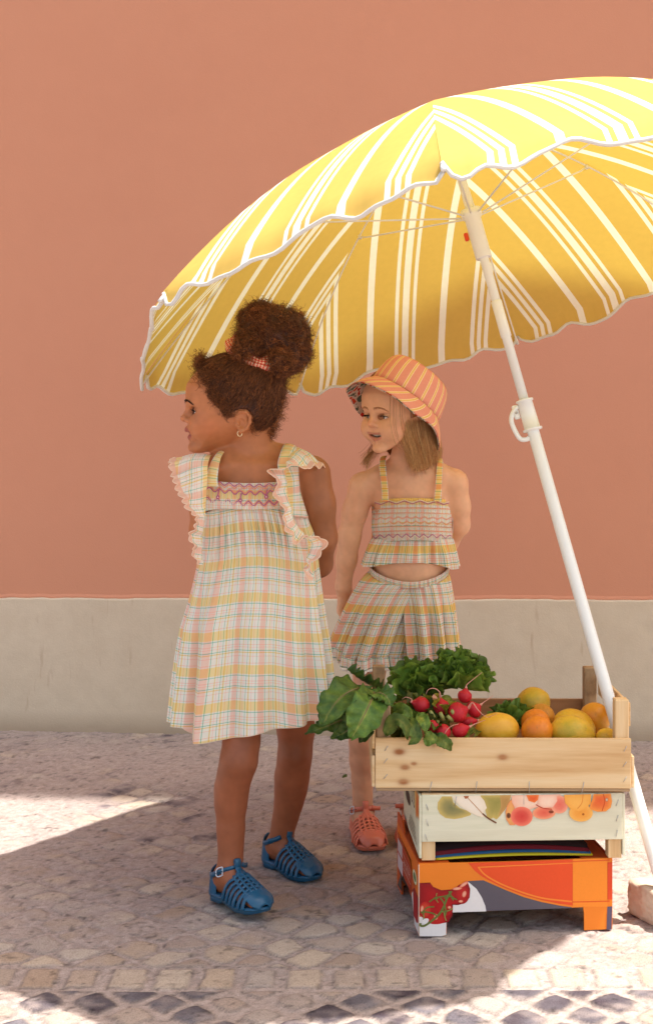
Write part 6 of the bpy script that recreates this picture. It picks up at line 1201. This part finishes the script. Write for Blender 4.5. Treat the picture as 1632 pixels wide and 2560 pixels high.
def lettuce_head(name, c, R, n, label, seed, group=None, tilt=(0, 0), hz=1.0, ln=.055):
    r = np.random.default_rng(seed); th_ = thing(name, c - np.array([0, 0, R * .9]), label, 'lettuce', group)
    for i in range(n):
        f = (i + .5) / n; ph = i * 2.399963; el_ = pi / 2 * (1 - f ** .62) * 1.0 + .03; d = np.array([cos(el_) * cos(ph), cos(el_) * sin(ph), sin(el_) * hz + .12]); d /= np.linalg.norm(d); up = np.array([0, 0, 1.]) - d * d[2]
        up = up / (np.linalg.norm(up) + 1e-6) if np.linalg.norm(up) > .1 else np.array([1., 0, 0]); g = d * .55 + up * .75 + r.normal(size=3) * .22; b = c + d * R * (.35 + .25 * r.uniform()) - up * .012; l = ln * r.uniform(.75, 1.15)
        V, Fc, U, K = frilly(b, g, d, l, l * r.uniform(.75, 1.0), .0085 * r.uniform(.7, 1.3), r.uniform(3, 5.5), .016 * r.uniform(.2, 1.4), r.uniform(1.0, 1.4), ph=r.uniform(0, 6)); sh = r.uniform(.45, 1.15); mesh('leaf', V, Fc, M['lettuce'], th_, uv=U, col=np.array(K) * sh)
    return th_
lettuce_head('lettuce', P(1146, 1712, 2.94), .064, 62, 'tall frilly green lettuce behind the radishes, against the back of the crate', 1, 'lettuces in the wooden crate', ln=.045, hz=1.25)
lettuce_head('lettuce', P(1050, 1735, 2.96), .058, 34, 'lower curly green lettuce left of the tall one, behind the radish leaves', 2, 'lettuces in the wooden crate', ln=.048)
lettuce_head('lettuce', P(1272, 1806, 2.93), .034, 12, 'small sprawling green lettuce between the radishes and the big greenish lemon', 3, 'lettuces in the wooden crate', ln=.034)
# chard bunch hanging over the left end
def blade(pts, w_, nm, ruf=.006, k=5, cup=.006, n=26, m=15, ph=0., tip=.6, col=1.0, lob=.10, vc=1.0):
    c = spline([P(*q) for q in pts], n); T = np.gradient(c, axis=0); T /= np.linalg.norm(T, axis=1)[:, None]; nm = np.asarray(nm, float); V = []; K = []; U = []
    for i in range(n):
        s = i / (n - 1); N = nm - (nm @ T[i]) * T[i]; N /= np.linalg.norm(N); B = np.cross(T[i], N); sh = (sin(pi * min(s ** .62, 1)) ** .75) if s > 0 else 0; sh = max(sh, .04) * (1 + lob * sin(9 * s + ph)); ww = w_ * sh
        for j in range(m):
            a = -1 + 2 * j / (m - 1); e = abs(a) ** 2; ww2 = ww * (1 + .06 * sin(23 * s + 5 * (a > 0) + ph)); vein = .5 + .5 * cos(2 * pi * (s * 6.5 - abs(a) * .9)); vn = vein ** 14 * (1 - abs(a) * .6)
            V.append(c[i] + B * a * ww2 + N * (cup * e + ruf * e * sin(k * 2 * pi * s + ph + (a > 0) * 1.7) + .0035 * (vein - .5) * (abs(a) > .05))); mid = math.exp(-(a / .06) ** 2); q = col * (.9 + .25 * (1 - vein))
            K.append((q * (1 + vc * (1.6 * mid + .5 * vn)), q * (1 + vc * (.6 * mid + .3 * vn)), q * (1 + vc * (1.0 * mid + .3 * vn)))); U.append((a, s))
    return V, grid_faces(n, m), U, K, c
ch = thing('chard_bunch', P(915, 1745, 2.80), 'bunch of large green chard leaves hanging over the left end of the wooden crate', 'chard')
for pts, w_, nm, kw in (([(925, 1730, 2.80), (890, 1722, 2.745), (850, 1745, 2.715), (822, 1782, 2.70), (808, 1812, 2.70)], .040, (-.35, -.85, .45), dict(ph=.5, col=1.0)),
                        ([(936, 1728, 2.79), (928, 1750, 2.715), (910, 1788, 2.690), (892, 1822, 2.685), (878, 1846, 2.69)], .036, (.1, -.95, .4), dict(ph=2.0, col=1.45)),
                        ([(925, 1740, 2.78), (948, 1732, 2.735), (966, 1742, 2.72), (978, 1768, 2.715)], .024, (.2, -.8, .6), dict(ph=1, col=1.25)),
                        ([(948, 1728, 2.86), (925, 1712, 2.83), (895, 1694, 2.81), (868, 1674, 2.80)], .017, (-.2, -.3, .95), dict(ph=3, col=.75, cup=.014)),
                        ([(900, 1778, 2.80), (865, 1795, 2.77), (818, 1815, 2.75), (762, 1836, 2.74)], .026, (-.1, -.75, .7), dict(ph=4, col=.85)),
                        ([(915, 1785, 2.79), (890, 1805, 2.745), (860, 1832, 2.735), (826, 1846, 2.73)], .024, (.1, -.8, .5), dict(ph=5, col=.8)),
                        ([(925, 1765, 2.79), (920, 1800, 2.76), (912, 1830, 2.75), (900, 1856, 2.75)], .022, (-.1, -1, .1), dict(ph=6, col=.6)),
                        ([(892, 1760, 2.81), (852, 1785, 2.80), (815, 1800, 2.80), (795, 1815, 2.80)], .022, (-.3, -.6, .6), dict(ph=7, col=.7))):
    V, Fc, U, K, c = blade(pts, w_, nm, **kw); lf_ = mesh('leaf', V, Fc, M['chard'], ch, uv=U, col=np.array(K), thick=.0006)
    mesh('midrib', *tube(c[:18] + np.array([0, -.0008, 0]), np.linspace(.0022, .0005, 18), 6), M['rstem'], lf_)
for q0, q1, q2 in (((925, 1732, 2.80), (950, 1745, 2.86), (985, 1775, 2.90)), ((936, 1728, 2.79), (965, 1742, 2.85), (1000, 1770, 2.88)), ((900, 1778, 2.80), (945, 1790, 2.86), (990, 1800, 2.90)), ((948, 1728, 2.86), (975, 1750, 2.89), (1010, 1785, 2.92))):
    mesh('stalk', *tube(spline([P(*q0), P(*q1), P(*q2)], 14), .0032, 8), M['rstem'], ch)
# fading leaves of the radish bunch
rb = thing('radish_greens', P(1000, 1845, 2.80), 'yellowing crumpled radish leaves along the front board, left of the radishes', 'leaves')
rr = np.random.default_rng(21)
for i in range(46):
    x = rr.uniform(958, 1120) if i < 34 else rr.uniform(990, 1190); y = rr.uniform(1752, 1832); d = 2.775 + (1832 - y) * .0011 + rr.uniform(-.01, .015); g = np.array([rr.normal() * .6, -.25 + rr.normal() * .3, rr.normal() * .6 - .1]); nmv = np.array([rr.normal() * .4, -1, .5 + rr.normal() * .3])
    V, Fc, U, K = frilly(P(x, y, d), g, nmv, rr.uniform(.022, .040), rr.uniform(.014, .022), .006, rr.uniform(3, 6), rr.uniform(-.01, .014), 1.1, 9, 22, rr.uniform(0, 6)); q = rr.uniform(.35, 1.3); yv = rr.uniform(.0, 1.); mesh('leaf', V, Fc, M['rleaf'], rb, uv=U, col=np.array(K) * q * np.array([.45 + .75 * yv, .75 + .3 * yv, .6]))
for pts, q in (([(965, 1838, 2.745), (985, 1800, 2.735), (1010, 1810, 2.728), (1018, 1850, 2.726)], .8), ([(1008, 1795, 2.76), (1030, 1815, 2.735), (1038, 1845, 2.728), (1020, 1862, 2.726)], .9), ([(1090, 1840, 2.742), (1105, 1852, 2.728), (1118, 1862, 2.726), (1126, 1876, 2.728)], .8), ([(1060, 1846, 2.74), (1080, 1848, 2.732), (1095, 1852, 2.730)], 1.3), ([(1045, 1790, 2.77), (1060, 1805, 2.75), (1062, 1832, 2.742)], 1.5), ([(985, 1780, 2.775), (1010, 1775, 2.76), (1030, 1800, 2.75)], 1.4)):
    V, Fc, U, K, c = blade(pts, .014, (.1, -1, .3), ruf=.003, k=3, cup=.003, n=16, m=9, ph=q * 9, col=q * 1.3, vc=.3); mesh('leaf', V, Fc, M['rleaf'], rb, uv=U, col=np.array(K) * np.array([.7, .9, .7]), thick=.0004)
for q0, q1 in (((1085, 1795), (1075, 1778)), ((1108, 1800), (1100, 1782)), ((1130, 1802), (1118, 1790)), ((1095, 1806), (1078, 1800)), ((1140, 1792), (1128, 1776))):
    mesh('cut_stem', *tube([P(*q0, 2.79), P(*q1, 2.785)], [.0045, .0036], 8), M['stem'], rb)
# radishes, one by one
t = NT('radish_skin'); v = t.obj(); c = t.mix(t.noise(v, 35, 4), rgb(164, 18, 30), rgb(206, 36, 46)); c = t.mix(t.math('MULTIPLY', t.ramp(t.noise(v, 130, 3), [(.62, (0,) * 3), (.75, (1,) * 3)]), .35), c, rgb(214, 130, 120)); t.set(c, .5, .35); M['radish'] = t.m
M['root'] = plain('root_tail', rgb(214, 150, 130), .6, .2)
def radish(c, d, rx, ry, rot, tail, label, red=.5):
    cw = P(*c, d); pm = F / d; a = np.array([cos(rot), 0, sin(rot)]); th_ = thing('radish', cw - np.array([0, 0, ry / pm]), label, 'radish', 'radishes in the wooden crate'); V = []; n, m = 26, 24; L = rx / pm; R = ry / pm
    b1 = np.array([0, 1., 0]); b2 = np.cross(a, b1)
    for i in range(n):
        s = i / (n - 1); x = -1 + 2.35 * s; r_ = math.sqrt(max(1 - min(x, 1) ** 2, 0)) if x < .45 else .893 * (1 - (x - .45) / .90) ** 1.35 if x < 1.35 else 0
        r_ = max(r_, .03 if i else 0)
        for j in range(m): an = 2 * pi * j / m; V.append(cw + a * x * L + (b1 * cos(an) + b2 * sin(an)) * r_ * R * (1 + .05 * sin(2 * an + rx)))
    bd = mesh('body', V, [(i * m + j, (i + 1) * m + j, (i + 1) * m + (j + 1) % m, i * m + (j + 1) % m) for i in range(n - 1) for j in range(m)], M['radish'], th_)
    tp_ = [cw + a * 1.12 * L] + [P(*q) for q in tail]; p = spline(tp_, 30); mesh('root', *tube(p, np.concatenate([np.linspace(.0032, .0012, 8), np.linspace(.0011, .0004, 22)]), 6), M['root'], th_)
radish((1052, 1762), 2.83, 22, 20, radians(165), [(1028, 1748, 2.83), (1015, 1743, 2.83), (1004, 1748, 2.83)], 'radish lying on its side, leftmost of the upper row')
radish((1103, 1768), 2.83, 22, 20, radians(100), [(1098, 1730, 2.82), (1085, 1721, 2.82), (1070, 1724, 2.82), (1064, 1736, 2.82)], 'upright radish with a hooked root, second from left in the upper row')
radish((1144, 1781), 2.80, 25, 25, radians(22), [(1180, 1757, 2.79), (1192, 1772, 2.785), (1204, 1785, 2.78), (1218, 1794, 2.78)], 'plump bright radish, largest of all, with its root drooping right')
radish((1161, 1740), 2.85, 18, 17, radians(80), [(1166, 1712, 2.85), (1180, 1700, 2.85), (1204, 1681, 2.85)], 'darkest radish sitting highest, in front of the tall lettuce')
radish((1184, 1774), 2.84, 18, 21, radians(35), [(1208, 1756, 2.84), (1220, 1748, 2.84), (1232, 1738, 2.84)], 'dark radish behind the largest one, its root pointing up right')
radish((1170, 1805), 2.815, 22, 13, radians(8), [(1203, 1801, 2.81), (1222, 1792, 2.80), (1242, 1784, 2.79)], 'slim radish lying below the largest one, its root over the yellow melon')
radish((1080, 1817), 2.775, 17, 16, radians(205), [(1062, 1830, 2.77), (1054, 1835, 2.77)], 'small radish leftmost of the bottom row, root pointing left')
radish((1108, 1830), 2.765, 20, 19, radians(-85), [(1107, 1848, 2.755), (1113, 1830, 2.742), (1128, 1815, 2.742), (1146, 1810, 2.745)], 'upright radish in the middle of the bottom row, root curling over it')
radish((1150, 1826), 2.77, 22, 18, radians(22), [(1182, 1812, 2.77), (1196, 1806, 2.77), (1212, 1800, 2.77)], 'pink red radish rightmost of the bottom row, beside the yellow melon')
# fruit
def fruitmat(name, c1, c2, c3, bump=.35, sc=70, spots=.25):
    t = NT(name); v = t.obj(); c = t.ramp(t.noise(v, 14, 4, .6), [(.34, c1), (.5, c2), (.66, c3)]); c = t.mix(t.math('MULTIPLY', t.ramp(t.noise(v, 90, 4, .7), [(.60, (0,) * 3), (.70, (1,) * 3)]), spots), c, rgb(104, 74, 34)); t.set(c, .42, .4); vo = t.n('TexVoronoi', {'Vector': v, 'Scale': float(sc) * 6}).outputs[0]
    t.bump(t.math('ADD', t.math('MULTIPLY', vo, .6), t.noise(v, 60, 3)), bump, .0014); t.b.inputs['Subsurface Weight'].default_value = .08; t.b.inputs['Subsurface Radius'].default_value = (.01, .006, .002); return t.m
Fm = dict(melon=fruitmat('yellow_melon', rgb(206, 148, 34), rgb(222, 166, 44), rgb(228, 178, 60), .15, 60, .12), lemon=fruitmat('lemon', rgb(206, 152, 34), rgb(218, 168, 44), rgb(222, 178, 56), .45), glemon=fruitmat('greenish_lemon', rgb(170, 150, 38), rgb(208, 164, 44), rgb(218, 172, 52), .5, spots=.3), orange=fruitmat('orange_peel', rgb(214, 116, 24), rgb(224, 130, 30), rgb(226, 144, 44), .4, 80, .3), rough=fruitmat('russet_orange', rgb(186, 118, 34), rgb(208, 142, 42), rgb(214, 154, 54), .7, 60, .5), gold=fruitmat('golden_orange', rgb(216, 136, 28), rgb(222, 150, 36), rgb(226, 162, 50), .35, 80, .2))
def fruit(name, x, y, d, rx, ry, mat, label, cat, nip=0.0, rot=0.0, seed=1, rz=None):
    pm = F / d; c = P(x, y, d); a = np.array([cos(rot), .25 * sin(seed), sin(rot)]); a /= np.linalg.norm(a); b1 = np.array([0, 1., 0]); b1 -= (b1 @ a) * a; b1 /= np.linalg.norm(b1); b2 = np.cross(a, b1); n, m = 44, 44; V = []; R = ry / pm; L = rx / pm
    for i in range(n):
        ph = pi * i / (n - 1); x_ = -cos(ph); r_ = sin(ph)
        ax = x_ + nip * math.copysign(abs(x_) ** 14, x_) * (1 if x_ > 0 else .5)
        for j in range(m):
            an = 2 * pi * j / m; q = a * ax * L + (b1 * cos(an) + b2 * sin(an)) * r_ * R; q = q * (1 + .06 * (noise(q / R * 1.2 + seed, 1, seed, 2) - .5) + (.012 * (noise(q / R * 5 + seed, 1, seed, 2) - .5))); V.append(c + q)
    V = np.array(V); o = mesh(name, V, [(i * m + j, (i + 1) * m + j, (i + 1) * m + (j + 1) % m, i * m + (j + 1) % m) for i in range(n - 1) for j in range(m)], Fm[mat], None, loc=(c[0], c[1], V[:, 2].min())); tag(o, label, cat, 'citrus fruit in the wooden crate' if cat != 'melon' else None)
    e = c + a * L * (1 + nip) * -.985; return o
fruit('melon', 1242, 1824, 2.815, 56, 42, 'melon', 'smooth oval yellow melon between the radishes and the oranges', 'melon', .02)
fruit('orange', 1342, 1828, 2.805, 40, 39, 'orange', 'bright orange at the front board, beside the yellow melon', 'orange', seed=2)
fruit('orange', 1338, 1806, 2.87, 36, 34, 'orange', 'orange mostly hidden behind the front orange', 'orange', seed=3)
fruit('orange', 1352, 1795, 2.925, 35, 35, 'rough', 'rough brownish orange below the big greenish lemon', 'orange', seed=4)
fruit('lemon', 1331, 1760, 2.985, 43, 41, 'glemon', 'big greenish lemon lying highest, at the back of the crate', 'lemon', .06, radians(35), seed=5)
fruit('lemon', 1428, 1832, 2.805, 54, 44, 'glemon', 'large greenish yellow lemon at the front board, right of the bright orange', 'lemon', .10, radians(-8), seed=6)
fruit('lemon', 1434, 1816, 2.88, 54, 43, 'lemon', 'plain yellow lemon behind the large greenish one', 'lemon', .06, radians(-24), seed=7)
fruit('orange', 1486, 1795, 2.92, 39, 38, 'gold', 'golden orange rightmost in the crate, beside the parasol pole', 'orange', seed=8)
fruit('lemon', 1514, 1840, 2.80, 26, 20, 'lemon', 'smallest lemon in the front right corner of the crate', 'lemon', .08, radians(10), seed=9)
# fallen leaf scrap on the pavement
c = np.array([.042, 3.905, .006]); V, Fc, U, K = frilly(c, (1, .2, .2), (0, -.4, 1), .016, .010, .002, 3, .003, 1.0, 6, 14); o = mesh('fallen_leaf', V, Fc, M['rleaf'], None, uv=U, col=np.array(K) * .6, loc=c); tag(o, 'tiny yellow green leaf scrap on the pavement between the two children', 'leaf')
